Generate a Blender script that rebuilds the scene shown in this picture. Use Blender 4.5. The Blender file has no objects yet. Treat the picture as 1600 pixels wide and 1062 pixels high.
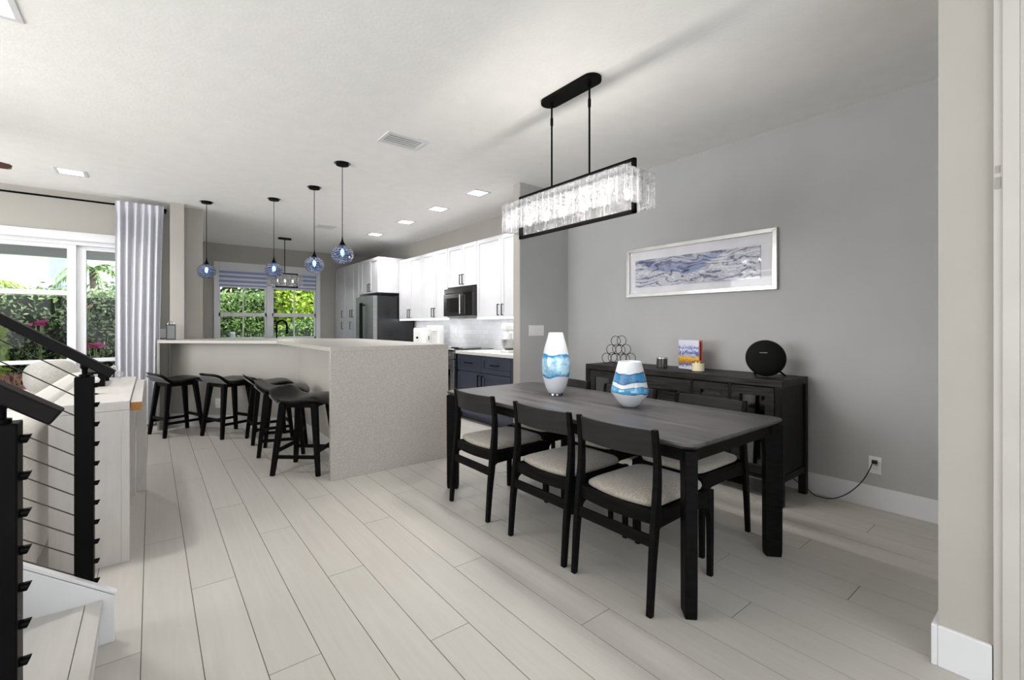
import bpy, bmesh, math, random
from mathutils import Vector, Matrix
random.seed(7)
SC = bpy.context.scene
C = SC.collection
PI = math.pi
H = 2.84

# ------------------------------------------------------------------ camera, world, sun, large lights, exposure
cam_d = bpy.data.cameras.new('camera'); cam = bpy.data.objects.new('camera', cam_d); C.objects.link(cam)
cam_d.sensor_width = 36.0; cam_d.lens = 36.0 * 715.0 / 1600.0
cam_d.shift_y = (508.0 - 531.0) / 1600.0
cam_d.clip_start = 0.05; cam_d.clip_end = 200
cam.location = (0, 0, 1.265)
cam.rotation_euler = (PI / 2, 0, -math.radians(38.267))
SC.camera = cam

SC.view_settings.view_transform = 'Standard'
SC.view_settings.look = 'None'
SC.view_settings.gamma = 1.0
SC.view_settings.use_curve_mapping = False
SC.view_settings.exposure = -0.08

w = bpy.data.worlds.new('world'); SC.world = w; w.use_nodes = True
bg = w.node_tree.nodes['Background']
bg.inputs[0].default_value = (0.80, 0.90, 1.0, 1); bg.inputs[1].default_value = 2.8

sd = bpy.data.lights.new('sun', 'SUN'); sd.energy = 5.0; sd.angle = math.radians(3); sd.color = (1, 0.96, 0.88)
so = bpy.data.objects.new('sun', sd); C.objects.link(so); so.rotation_euler = Vector((-0.6, 0.32, -0.72)).to_track_quat('-Z', 'Y').to_euler()

def area(name, loc, rot, sx, sy, power, color=(1, 1, 1), spread=180):
    d = bpy.data.lights.new(name, 'AREA'); d.shape = 'RECTANGLE'; d.size = sx; d.size_y = sy
    d.energy = power; d.color = color; d.spread = math.radians(spread)
    o = bpy.data.objects.new(name, d); C.objects.link(o); o.location = loc; o.rotation_euler = rot
    return o
# added area lights filling the room from behind and left, at assumed unseen windows
area('added_fill_back', (-0.85, -3.30, 1.45), (PI / 2, 0, 0), 4.9, 2.3, 80, (1.0, 0.98, 0.95), 180)
area('added_fill_left', (-4.80, 3.8, 1.45), (PI / 2, 0, -PI / 2), 4.8, 2.2, 275, (1.0, 0.985, 0.965), 175)

# ------------------------------------------------------------------ materials
def lin(c):
    return tuple(((v / 255) / 12.92 if v / 255 <= 0.04045 else ((v / 255 + 0.055) / 1.055) ** 2.4) for v in c)
def mat(name, rgb, rough=0.5, metal=0.0, rgb2=None, scale=(5, 5, 5), detail=3, bump=0.0, bscale=60, emit=None, estr=0, spec=None, sheen=0, coat=0, lo=0.35, hi=0.65, distort=0.0, rvar=0.0):
    m = bpy.data.materials.new(name); m.use_nodes = True
    nt = m.node_tree; N = nt.nodes; L = nt.links; b = N['Principled BSDF']
    b.inputs['Base Color'].default_value = (*lin(rgb), 1); b.inputs['Roughness'].default_value = rough
    b.inputs['Metallic'].default_value = metal
    if spec is not None: b.inputs['Specular IOR Level'].default_value = spec
    if sheen: b.inputs['Sheen Weight'].default_value = sheen
    if coat: b.inputs['Coat Weight'].default_value = coat
    if emit: b.inputs['Emission Color'].default_value = (*lin(emit), 1); b.inputs['Emission Strength'].default_value = estr
    tc = N.new('ShaderNodeTexCoord')
    if rgb2:
        mp = N.new('ShaderNodeMapping'); mp.inputs['Scale'].default_value = scale
        n = N.new('ShaderNodeTexNoise'); n.inputs['Scale'].default_value = 1; n.inputs['Detail'].default_value = detail; n.inputs['Distortion'].default_value = distort
        r = N.new('ShaderNodeValToRGB'); r.color_ramp.elements[0].position = lo; r.color_ramp.elements[1].position = hi
        r.color_ramp.elements[0].color = (*lin(rgb), 1); r.color_ramp.elements[1].color = (*lin(rgb2), 1)
        L.new(tc.outputs['Object'], mp.inputs[0]); L.new(mp.outputs[0], n.inputs['Vector']); L.new(n.outputs['Fac'], r.inputs[0]); L.new(r.outputs[0], b.inputs['Base Color'])
        if rvar:
            mr = N.new('ShaderNodeMapRange'); mr.inputs[3].default_value = rough - rvar; mr.inputs[4].default_value = rough + rvar
            L.new(n.outputs['Fac'], mr.inputs[0]); L.new(mr.outputs[0], b.inputs['Roughness'])
    if bump:
        n2 = N.new('ShaderNodeTexNoise'); n2.inputs['Scale'].default_value = 1 if isinstance(bscale, tuple) else bscale; n2.inputs['Detail'].default_value = 3
        if isinstance(bscale, tuple):
            mp2 = N.new('ShaderNodeMapping'); mp2.inputs['Scale'].default_value = bscale; n2.inputs['Scale'].default_value = 1
            L.new(tc.outputs['Object'], mp2.inputs[0]); L.new(mp2.outputs[0], n2.inputs['Vector'])
        else: L.new(tc.outputs['Object'], n2.inputs['Vector'])
        bp = N.new('ShaderNodeBump'); bp.inputs['Strength'].default_value = bump; bp.inputs['Distance'].default_value = 0.004
        L.new(n2.outputs['Fac'], bp.inputs['Height']); L.new(bp.outputs[0], b.inputs['Normal'])
    return m

M = {}
M['greige'] = mat('greige_paint', (170, 166, 159), 0.75, rgb2=(173, 169, 162), scale=(3, 3, 3), bump=0.06, bscale=90)
M['grey'] = mat('grey_paint', (172, 172, 172), 0.7, rgb2=(175, 175, 175), scale=(3, 3, 3), bump=0.06, bscale=90)
M['ceil'] = mat('ceiling_paint', (243, 242, 240), 0.85, rgb2=(246, 245, 243), scale=(8, 8, 8), bump=0.25, bscale=45)
M['trim'] = mat('white_trim_paint', (222, 222, 224), 0.4, rgb2=(219, 219, 221), scale=(4, 4, 4))
M['trimwarm'] = mat('off_white_trim_paint', (192, 189, 183), 0.4, rgb2=(188, 185, 179), scale=(4, 4, 4))
M['blackwood'] = mat('black_stained_wood', (9, 8, 8), 0.5, rgb2=(18, 17, 17), scale=(30, 3, 60), detail=6, bump=0.25, bscale=(60, 6, 90), spec=0.06)
M['tabletop'] = mat('charcoal_stained_oak', (42, 40, 41), 0.38, rgb2=(90, 86, 86), scale=(34, 1.6, 10), detail=8, bump=0.35, bscale=(90, 4, 20), lo=0.34, hi=0.7, rvar=0.08)
M['sidewood'] = mat('black_rough_sawn_wood', (14, 13, 13), 0.5, rgb2=(46, 44, 44), scale=(14, 5, 60), detail=8, bump=0.8, bscale=(20, 8, 90), lo=0.38, hi=0.72, spec=0.25)
M['sidewoodv'] = mat('black_smooth_wood', (16, 15, 15), 0.45, rgb2=(28, 27, 27), scale=(30, 60, 4), detail=6, bump=0.3, bscale=(40, 80, 6), spec=0.15)
M['boucle'] = mat('beige_tweed_fabric', (136, 129, 120), 0.95, rgb2=(176, 168, 157), scale=(160, 160, 160), detail=4, bump=0.5, bscale=220, sheen=0.3)
M['leather'] = mat('black_leather', (11, 11, 12), 0.33, rgb2=(16, 16, 17), scale=(20, 20, 20), bump=0.1, bscale=180, spec=0.35)
M['weave'] = mat('grey_woven_leather_back', (92, 94, 96), 0.7, rgb2=(140, 142, 144), scale=(90, 90, 90), bump=0.3, bscale=150)
M['quartz'] = mat('beige_speckled_quartz', (160, 156, 150), 0.4, rgb2=(184, 180, 174), scale=(130, 130, 130), detail=2, lo=0.45, hi=0.78)
M['counter'] = mat('white_quartz', (226, 224, 220), 0.15, rgb2=(206, 203, 198), scale=(3, 2, 3), detail=6, lo=0.5, hi=0.9, distort=1.0)
M['cabinet'] = mat('white_cabinet_paint', (199, 199, 202), 0.4, rgb2=(196, 196, 199), scale=(3, 3, 3))
M['navy'] = mat('slate_navy_paint', (58, 63, 82), 0.4, rgb2=(62, 67, 86), scale=(3, 3, 3))
M['blackmetal'] = mat('black_metal', (8, 7, 7), 0.4, metal=0.0, rgb2=(13, 12, 12), scale=(10, 10, 10), spec=0.05)
M['handrail'] = mat('dark_brown_black_metal', (12, 8, 8), 0.5, rgb2=(15, 11, 11), scale=(10, 10, 10), spec=0.12)
M['cable'] = mat('steel_cable', (66, 60, 58), 0.35, metal=0.7, rgb2=(84, 78, 76), scale=(300, 300, 300))
M['steel'] = mat('brushed_steel', (150, 150, 150), 0.28, metal=1.0, rgb2=(176, 176, 176), scale=(4, 4, 200), detail=2)
M['blacksteel'] = mat('black_stainless_steel', (128, 131, 132), 0.36, metal=0.55, rgb2=(142, 145, 146), scale=(4, 4, 150), detail=2)
M['applblack'] = mat('black_appliance_enamel', (18, 18, 19), 0.22, rgb2=(24, 24, 25), scale=(20, 20, 20))
M['blackglass'] = mat('dark_oven_glass', (10, 10, 11), 0.06, rgb2=(13, 13, 14), scale=(3, 3, 3), coat=0.5)
M['chrome'] = mat('polished_chrome', (220, 220, 222), 0.08, metal=1.0, rgb2=(210, 210, 212), scale=(4, 4, 4))
M['whiteplastic'] = mat('white_plastic', (228, 228, 226), 0.4, rgb2=(224, 224, 222), scale=(6, 6, 6))
M['whitewash'] = mat('whitewashed_wood', (184, 180, 176), 0.6, rgb2=(191, 187, 183), scale=(30, 3, 6), detail=5, bump=0.06, bscale=(80, 10, 20))
M['rawwood'] = mat('raw_brown_wood_end', (150, 98, 36), 0.6, rgb2=(168, 114, 48), scale=(60, 60, 60), detail=5)
M['sofa'] = mat('cream_sofa_fabric', (184, 179, 171), 0.95, rgb2=(192, 187, 179), scale=(80, 80, 80), bump=0.3, bscale=200, sheen=0.3)
M['cushion'] = mat('light_grey_cushion_fabric', (158, 156, 150), 0.9, rgb2=(172, 170, 164), scale=(60, 60, 60), bump=0.3, bscale=160, sheen=0.5)
M['curtain'] = mat('white_linen_curtain', (196, 196, 202), 0.9, rgb2=(201, 201, 207), scale=(40, 40, 4), bump=0.15, bscale=200)
M['stairwood'] = mat('pale_stair_tread', (188, 185, 181), 0.5, rgb2=(194, 191, 187), scale=(30, 3, 30), detail=5)
M['fanblade'] = mat('reddish_brown_fan_blade', (92, 52, 44), 0.45, rgb2=(78, 44, 38), scale=(4, 40, 4), detail=5)
M['silver'] = mat('brushed_silver_frame', (196, 194, 192), 0.3, metal=0.85, rgb2=(212, 210, 208), scale=(120, 4, 4), detail=3)
M['matboard'] = mat('white_mat_board', (234, 231, 236), 0.7, rgb2=(222, 223, 227), scale=(6, 6, 6))
M['emit_led'] = mat('led_strip_light', (255, 255, 255), 0.5, rgb2=(254, 254, 254), scale=(5, 5, 5), emit=(248, 250, 255), estr=2.5)
M['emit_can'] = mat('downlight_lens', (255, 255, 255), 0.5, rgb2=(254, 254, 254), scale=(5, 5, 5), emit=(255, 252, 246), estr=5)
M['emit_bulb'] = mat('glowing_bulb', (255, 255, 255), 0.5, rgb2=(254, 254, 254), scale=(5, 5, 5), emit=(255, 246, 235), estr=6)
M['emit_pendant'] = mat('glowing_clear_bulb', (255, 255, 255), 0.5, rgb2=(254, 254, 254), scale=(5, 5, 5), emit=(255, 246, 235), estr=45)
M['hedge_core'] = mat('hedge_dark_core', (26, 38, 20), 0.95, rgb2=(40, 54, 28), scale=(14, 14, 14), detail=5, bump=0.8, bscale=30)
M['leaf'] = mat('green_leaves', (78, 112, 50), 0.55, rgb2=(150, 178, 100), scale=(7, 7, 7), detail=4)
M['leafdark'] = mat('dark_green_leaves', (108, 136, 88), 0.55, rgb2=(190, 210, 150), scale=(9, 9, 9), detail=4)
M['leafbright'] = mat('bright_yellow_green_leaves', (132, 170, 40), 0.5, rgb2=(210, 226, 90), scale=(8, 8, 8), detail=4)
M['leafred'] = mat('reddish_grass_blades', (150, 84, 78), 0.6, rgb2=(190, 140, 120), scale=(20, 20, 20), detail=3)
M['pinkflower'] = mat('magenta_petals', (214, 40, 140), 0.6, rgb2=(236, 90, 176), scale=(30, 30, 30))
M['peach'] = mat('peach_petals', (236, 190, 170), 0.6, rgb2=(244, 210, 190), scale=(30, 30, 30))
M['trunk'] = mat('grey_brown_bark', (120, 104, 88), 0.9, rgb2=(88, 76, 64), scale=(20, 20, 60), bump=0.6, bscale=40)
M['patio'] = mat('pale_patio_paving', (206, 202, 196), 0.8, rgb2=(192, 188, 182), scale=(3, 3, 3), bump=0.2, bscale=40)
M['lawn'] = mat('garden_lawn', (70, 96, 48), 0.95, rgb2=(104, 128, 66), scale=(20, 20, 20), bump=0.6, bscale=60)
M['stucco'] = mat('white_house_stucco', (226, 224, 222), 0.85, rgb2=(214, 212, 210), scale=(3, 3, 3), bump=0.3, bscale=40)
M['ironfence'] = mat('dark_iron_fence', (40, 42, 42), 0.5, rgb2=(52, 54, 54), scale=(10, 10, 10))
M['jar'] = mat('smoked_grey_glass_jar', (62, 60, 54), 0.2, rgb2=(54, 52, 47), scale=(6, 6, 6), coat=0.4)
M['cream'] = mat('cream_candle_glass', (224, 216, 176), 0.2, rgb2=(230, 223, 188), scale=(6, 6, 6), coat=0.5)
M['gold'] = mat('copper_gold_rim', (190, 150, 110), 0.25, metal=0.9, rgb2=(206, 170, 130), scale=(80, 80, 80))
M['speaker'] = mat('black_speaker_mesh', (14, 14, 14), 0.8, rgb2=(19, 19, 19), scale=(400, 400, 400), detail=1, bump=0.3, bscale=500, spec=0.15)
M['redspine'] = mat('deep_red_book_spine', (120, 26, 26), 0.5, rgb2=(134, 36, 32), scale=(10, 10, 10))
M['orangespine'] = mat('pale_red_book_cloth', (204, 120, 104), 0.6, rgb2=(212, 130, 112), scale=(10, 10, 10))
M['rubber'] = mat('black_rubber_cord', (12, 12, 12), 0.5, rgb2=(16, 16, 16), scale=(20, 20, 20))
M['platepaint'] = mat('painted_over_metal_plate', (156, 153, 147), 0.5, rgb2=(150, 147, 141), scale=(20, 20, 20))
M['slot'] = mat('dark_slot', (60, 60, 62), 0.7, rgb2=(66, 66, 68), scale=(20, 20, 20))
M['porchgrey'] = mat('pale_grey_porch_soffit', (226, 227, 230), 0.8, rgb2=(190, 191, 194), scale=(3, 3, 3))
M['porchpost'] = mat('weathered_grey_post', (150, 156, 160), 0.7, rgb2=(130, 136, 140), scale=(10, 10, 10))
M['lanternmetal'] = mat('pewter_lantern_metal', (78, 78, 84), 0.5, metal=0.3, rgb2=(58, 58, 64), scale=(60, 60, 60))

def tile_mat():
    m = bpy.data.materials.new('glossy_white_subway_tile'); m.use_nodes = True; nt = m.node_tree; N = nt.nodes; L = nt.links; b = N['Principled BSDF']
    tc = N.new('ShaderNodeTexCoord'); sp = N.new('ShaderNodeSeparateXYZ'); cb = N.new('ShaderNodeCombineXYZ')
    br = N.new('ShaderNodeTexBrick'); br.inputs['Scale'].default_value = 1; br.inputs['Brick Width'].default_value = 0.15; br.inputs['Row Height'].default_value = 0.075
    br.inputs['Mortar Size'].default_value = 0.002; br.inputs['Color1'].default_value = (*lin((214, 215, 218)), 1); br.inputs['Color2'].default_value = (*lin((228, 229, 232)), 1); br.inputs['Mortar'].default_value = (*lin((196, 196, 198)), 1)
    L.new(tc.outputs['Object'], sp.inputs[0]); L.new(sp.outputs['Y'], cb.inputs[0]); L.new(sp.outputs['Z'], cb.inputs[1]); L.new(cb.outputs[0], br.inputs['Vector']); L.new(br.outputs['Color'], b.inputs['Base Color'])
    n = N.new('ShaderNodeTexNoise'); n.inputs['Scale'].default_value = 14; L.new(tc.outputs['Object'], n.inputs['Vector'])
    bp = N.new('ShaderNodeBump'); bp.inputs['Strength'].default_value = 0.3; bp.inputs['Distance'].default_value = 0.01; L.new(n.outputs['Fac'], bp.inputs['Height']); L.new(bp.outputs[0], b.inputs['Normal'])
    b.inputs['Roughness'].default_value = 0.08
    return m
M['tile'] = tile_mat()

def floor_mat():
    m = bpy.data.materials.new('pale_oak_plank'); m.use_nodes = True; nt = m.node_tree; N = nt.nodes; L = nt.links; b = N['Principled BSDF']
    at = N.new('ShaderNodeAttribute'); at.attribute_name = 'plank'
    tc = N.new('ShaderNodeTexCoord'); mp = N.new('ShaderNodeMapping'); mp.inputs['Scale'].default_value = (28, 1.6, 1)
    ad = N.new('ShaderNodeVectorMath'); ad.operation = 'ADD'
    ml = N.new('ShaderNodeVectorMath'); ml.operation = 'SCALE'; ml.inputs['Scale'].default_value = 37.0
    L.new(at.outputs['Color'], ml.inputs[0]); L.new(tc.outputs['Object'], mp.inputs[0]); L.new(mp.outputs[0], ad.inputs[0]); L.new(ml.outputs[0], ad.inputs[1])
    n = N.new('ShaderNodeTexNoise'); n.inputs['Scale'].default_value = 1; n.inputs['Detail'].default_value = 7; n.inputs['Distortion'].default_value = 1.2
    L.new(ad.outputs[0], n.inputs['Vector'])
    r = N.new('ShaderNodeValToRGB'); r.color_ramp.elements[0].position = 0.25; r.color_ramp.elements[1].position = 0.75
    r.color_ramp.elements[0].color = (*lin((178, 174, 168)), 1); r.color_ramp.elements[1].color = (*lin((186, 182, 176)), 1)
    L.new(n.outputs['Fac'], r.inputs[0])
    hs = N.new('ShaderNodeHueSaturation'); sx = N.new('ShaderNodeSeparateXYZ'); L.new(at.outputs['Color'], sx.inputs[0])
    mr = N.new('ShaderNodeMapRange'); mr.inputs[3].default_value = 0.97; mr.inputs[4].default_value = 1.02; L.new(sx.outputs[0], mr.inputs[0]); L.new(mr.outputs[0], hs.inputs['Value'])
    L.new(r.outputs[0], hs.inputs['Color']); L.new(hs.outputs[0], b.inputs['Base Color'])
    b.inputs['Roughness'].default_value = 0.42; b.inputs['Specular IOR Level'].default_value = 0.4
    bp = N.new('ShaderNodeBump'); bp.inputs['Strength'].default_value = 0.12; bp.inputs['Distance'].default_value = 0.002; L.new(n.outputs['Fac'], bp.inputs['Height']); L.new(bp.outputs[0], b.inputs['Normal'])
    return m
M['floor'] = floor_mat()
M['grout'] = mat('plank_groove', (92, 88, 84), 0.95, rgb2=(84, 80, 76), scale=(8, 8, 8))

def glassy(name, tint, tfac, gloss_rough=0.03, bump=0.0, bscale=30, wave=False, white=0.0, base=0.0, tint2=None):
    """clear or tinted glass: see-through with a glossy, slightly uneven skin"""
    m = bpy.data.materials.new(name); m.use_nodes = True; nt = m.node_tree; N = nt.nodes; L = nt.links
    N.remove(N['Principled BSDF']); out = N['Material Output']
    tr = N.new('ShaderNodeBsdfTransparent'); tr.inputs[0].default_value = (*tint, 1)
    gl = N.new('ShaderNodeBsdfGlossy'); gl.inputs['Roughness'].default_value = gloss_rough; gl.inputs[0].default_value = (1, 1, 1, 1)
    fr = N.new('ShaderNodeFresnel'); fr.inputs[0].default_value = 1.45
    mx = N.new('ShaderNodeMixShader'); tc = N.new('ShaderNodeTexCoord')
    hgt = None
    if wave:
        wv = N.new('ShaderNodeTexWave'); wv.bands_direction = 'Z'; wv.inputs['Scale'].default_value = bscale; wv.inputs['Distortion'].default_value = 5; wv.inputs['Detail'].default_value = 2; wv.inputs['Detail Scale'].default_value = 1.5
        L.new(tc.outputs['Object'], wv.inputs['Vector']); hgt = wv.outputs['Fac']
    elif bump:
        n = N.new('ShaderNodeTexNoise'); n.inputs['Scale'].default_value = bscale; n.inputs['Detail'].default_value = 2; n.inputs['Distortion'].default_value = 1.5
        L.new(tc.outputs['Object'], n.inputs['Vector']); hgt = n.outputs['Fac']
    if bump and hgt:
        bp = N.new('ShaderNodeBump'); bp.inputs['Strength'].default_value = bump; bp.inputs['Distance'].default_value = 0.02
        L.new(hgt, bp.inputs['Height']); L.new(bp.outputs[0], gl.inputs['Normal']); L.new(bp.outputs[0], fr.inputs['Normal'])
    if tint2 and hgt:
        r = N.new('ShaderNodeValToRGB'); r.color_ramp.elements[0].position = 0.3; r.color_ramp.elements[1].position = 0.7
        r.color_ramp.elements[0].color = (*tint, 1); r.color_ramp.elements[1].color = (*tint2, 1); L.new(hgt, r.inputs[0]); L.new(r.outputs[0], tr.inputs[0])
    mth = N.new('ShaderNodeMath'); mth.operation = 'MULTIPLY_ADD'; mth.inputs[1].default_value = tfac; mth.inputs[2].default_value = base
    L.new(fr.outputs[0], mth.inputs[0]); L.new(mth.outputs[0], mx.inputs[0]); L.new(tr.outputs[0], mx.inputs[1]); L.new(gl.outputs[0], mx.inputs[2])
    last = mx
    if white:
        df = N.new('ShaderNodeBsdfTranslucent'); df.inputs[0].default_value = (0.9, 0.92, 0.95, 1)
        m2 = N.new('ShaderNodeMixShader')
        if hgt:
            r2 = N.new('ShaderNodeMapRange'); r2.inputs[1].default_value = 0.48; r2.inputs[2].default_value = 0.66; r2.inputs[3].default_value = white * 0.25; r2.inputs[4].default_value = min(1.0, white * 2.2)
            L.new(hgt, r2.inputs[0]); L.new(r2.outputs[0], m2.inputs[0])
        else: m2.inputs[0].default_value = white
        L.new(last.outputs[0], m2.inputs[1]); L.new(df.outputs[0], m2.inputs[2]); last = m2
    L.new(last.outputs[0], out.inputs[0])
    return m
M['pane'] = glassy('window_glass', (0.97, 0.98, 0.98), 0.22)
M['crystal0'] = glassy('hammered_crystal_glass', (0.80, 0.81, 0.84), 1.0, 0.08, 1.0, 55, white=0.13, base=0.08)
def crystal_mat():
    m = bpy.data.materials.new('hammered_crystal_glass'); m.use_nodes = True; nt = m.node_tree; N = nt.nodes; L = nt.links
    N.remove(N['Principled BSDF']); out = N['Material Output']; tc = N.new('ShaderNodeTexCoord')
    tr = N.new('ShaderNodeBsdfTransparent'); tr.inputs[0].default_value = (0.86, 0.86, 0.88, 1)
    gl = N.new('ShaderNodeBsdfGlossy'); gl.inputs['Roughness'].default_value = 0.12
    df = N.new('ShaderNodeBsdfTranslucent'); df.inputs[0].default_value = (0.95, 0.96, 0.98, 1)
    oi = N.new('ShaderNodeObjectInfo'); ad = N.new('ShaderNodeVectorMath'); ad.operation = 'ADD'; L.new(tc.outputs['Object'], ad.inputs[0]); L.new(oi.outputs['Location'], ad.inputs[1])
    n = N.new('ShaderNodeTexNoise'); n.inputs['Scale'].default_value = 38; n.inputs['Detail'].default_value = 2; n.inputs['Distortion'].default_value = 2.5; L.new(ad.outputs[0], n.inputs['Vector'])
    bp = N.new('ShaderNodeBump'); bp.inputs['Strength'].default_value = 1.0; bp.inputs['Distance'].default_value = 0.02; L.new(n.outputs['Fac'], bp.inputs['Height']); L.new(bp.outputs[0], gl.inputs['Normal'])
    mx = N.new('ShaderNodeMixShader'); gm = N.new('ShaderNodeMapRange'); gm.inputs[1].default_value = 0.45; gm.inputs[2].default_value = 0.7; gm.inputs[3].default_value = 0.22; gm.inputs[4].default_value = 0.7; L.new(n.outputs['Fac'], gm.inputs[0])
    L.new(gm.outputs[0], mx.inputs[0]); L.new(tr.outputs[0], mx.inputs[1]); L.new(gl.outputs[0], mx.inputs[2])
    sp = N.new('ShaderNodeSeparateXYZ'); L.new(tc.outputs['Object'], sp.inputs[0]); ab = N.new('ShaderNodeMath'); ab.operation = 'ABSOLUTE'; L.new(sp.outputs['X'], ab.inputs[0])
    eg = N.new('ShaderNodeMapRange'); eg.inputs[1].default_value = 0.0212; eg.inputs[2].default_value = 0.0245; eg.inputs[3].default_value = 0.0; eg.inputs[4].default_value = 0.42; L.new(ab.outputs[0], eg.inputs[0])
    wh = N.new('ShaderNodeMapRange'); wh.inputs[1].default_value = 0.52; wh.inputs[2].default_value = 0.60; wh.inputs[3].default_value = 0.05; wh.inputs[4].default_value = 0.26; L.new(n.outputs['Fac'], wh.inputs[0])
    mxm = N.new('ShaderNodeMath'); mxm.operation = 'MAXIMUM'; L.new(eg.outputs[0], mxm.inputs[0]); L.new(wh.outputs[0], mxm.inputs[1])
    m2 = N.new('ShaderNodeMixShader'); L.new(mxm.outputs[0], m2.inputs[0]); L.new(mx.outputs[0], m2.inputs[1]); L.new(df.outputs[0], m2.inputs[2]); L.new(m2.outputs[0], out.inputs[0])
    return m
M['crystal'] = crystal_mat()
M['blueglass'] = glassy('blue_rippled_glass', (0.20, 0.35, 0.62), 1.0, 0.05, 0.8, 18, wave=True, base=0.02, tint2=(0.50, 0.64, 0.86), white=0.02)
M['artglass'] = glassy('picture_glass', (0.985, 0.985, 0.985), 0.35)
M['cabglass'] = glassy('smoked_cabinet_glass', (0.30, 0.31, 0.29), 1.6, 0.05, base=0.12)
M['clearfoot'] = glassy('clear_glass_foot', (0.85, 0.88, 0.9), 1.2, 0.03, base=0.1)

def vase_mat(name, bands):
    """opal white glass with blue swirls: bands = list of (z centre, half height, wobble, dark rgb, light rgb)"""
    m = bpy.data.materials.new(name); m.use_nodes = True; nt = m.node_tree; N = nt.nodes; L = nt.links; b = N['Principled BSDF']
    b.inputs['Roughness'].default_value = 0.08; b.inputs['Coat Weight'].default_value = 0.6
    tc = N.new('ShaderNodeTexCoord'); sp = N.new('ShaderNodeSeparateXYZ'); L.new(tc.outputs['Object'], sp.inputs[0])
    n1 = N.new('ShaderNodeTexNoise'); n1.inputs['Scale'].default_value = 9; n1.inputs['Detail'].default_value = 1.5; L.new(tc.outputs['Object'], n1.inputs['Vector'])
    n2 = N.new('ShaderNodeTexNoise'); n2.inputs['Scale'].default_value = 16; n2.inputs['Detail'].default_value = 4; n2.inputs['Distortion'].default_value = 1.5; L.new(tc.outputs['Object'], n2.inputs['Vector'])
    col = None; prev = (*lin((200, 204, 209)), 1)
    for zc, hh, wob, dark, light in bands:
        a = N.new('ShaderNodeMath'); a.operation = 'MULTIPLY_ADD'; a.inputs[1].default_value = wob; a.inputs[2].default_value = -zc - wob * 0.5
        L.new(n1.outputs['Fac'], a.inputs[0]); s = N.new('ShaderNodeMath'); s.operation = 'ADD'; L.new(a.outputs[0], s.inputs[0]); L.new(sp.outputs['Z'], s.inputs[1])
        ab = N.new('ShaderNodeMath'); ab.operation = 'ABSOLUTE'; L.new(s.outputs[0], ab.inputs[0])
        mr = N.new('ShaderNodeMapRange'); mr.inputs[1].default_value = hh; mr.inputs[2].default_value = hh * 0.9; mr.inputs[3].default_value = 0; mr.inputs[4].default_value = 1; L.new(ab.outputs[0], mr.inputs[0])
        edge = N.new('ShaderNodeMapRange'); edge.inputs[1].default_value = hh * 0.55; edge.inputs[2].default_value = hh; edge.inputs[3].default_value = 0; edge.inputs[4].default_value = 0.55; L.new(ab.outputs[0], edge.inputs[0])
        sm = N.new('ShaderNodeMath'); sm.operation = 'ADD'; L.new(edge.outputs[0], sm.inputs[0]); L.new(n2.outputs['Fac'], sm.inputs[1])
        rp = N.new('ShaderNodeValToRGB'); rp.color_ramp.elements[0].position = 0.42; rp.color_ramp.elements[1].position = 0.85
        rp.color_ramp.elements[0].color = (*lin(light), 1); rp.color_ramp.elements[1].color = (*lin(dark), 1); L.new(sm.outputs[0], rp.inputs[0])
        mx = N.new('ShaderNodeMix'); mx.data_type = 'RGBA'; L.new(mr.outputs[0], mx.inputs['Factor'])
        if col is None: mx.inputs['A'].default_value = prev
        else: L.new(col, mx.inputs['A'])
        L.new(rp.outputs[0], mx.inputs['B']); col = mx.outputs['Result']
    L.new(col, b.inputs['Base Color'])
    return m
M['vase_tall'] = vase_mat('white_vase_glass_with_blue_cloud', [(0.215, 0.085, 0.06, (26, 118, 170), (176, 212, 228))])
M['vase_small'] = vase_mat('white_vase_glass_with_blue_bands', [(0.185, 0.034, 0.06, (22, 70, 112), (52, 128, 176)), (0.105, 0.022, 0.05, (30, 96, 146), (92, 164, 204))])

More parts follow.
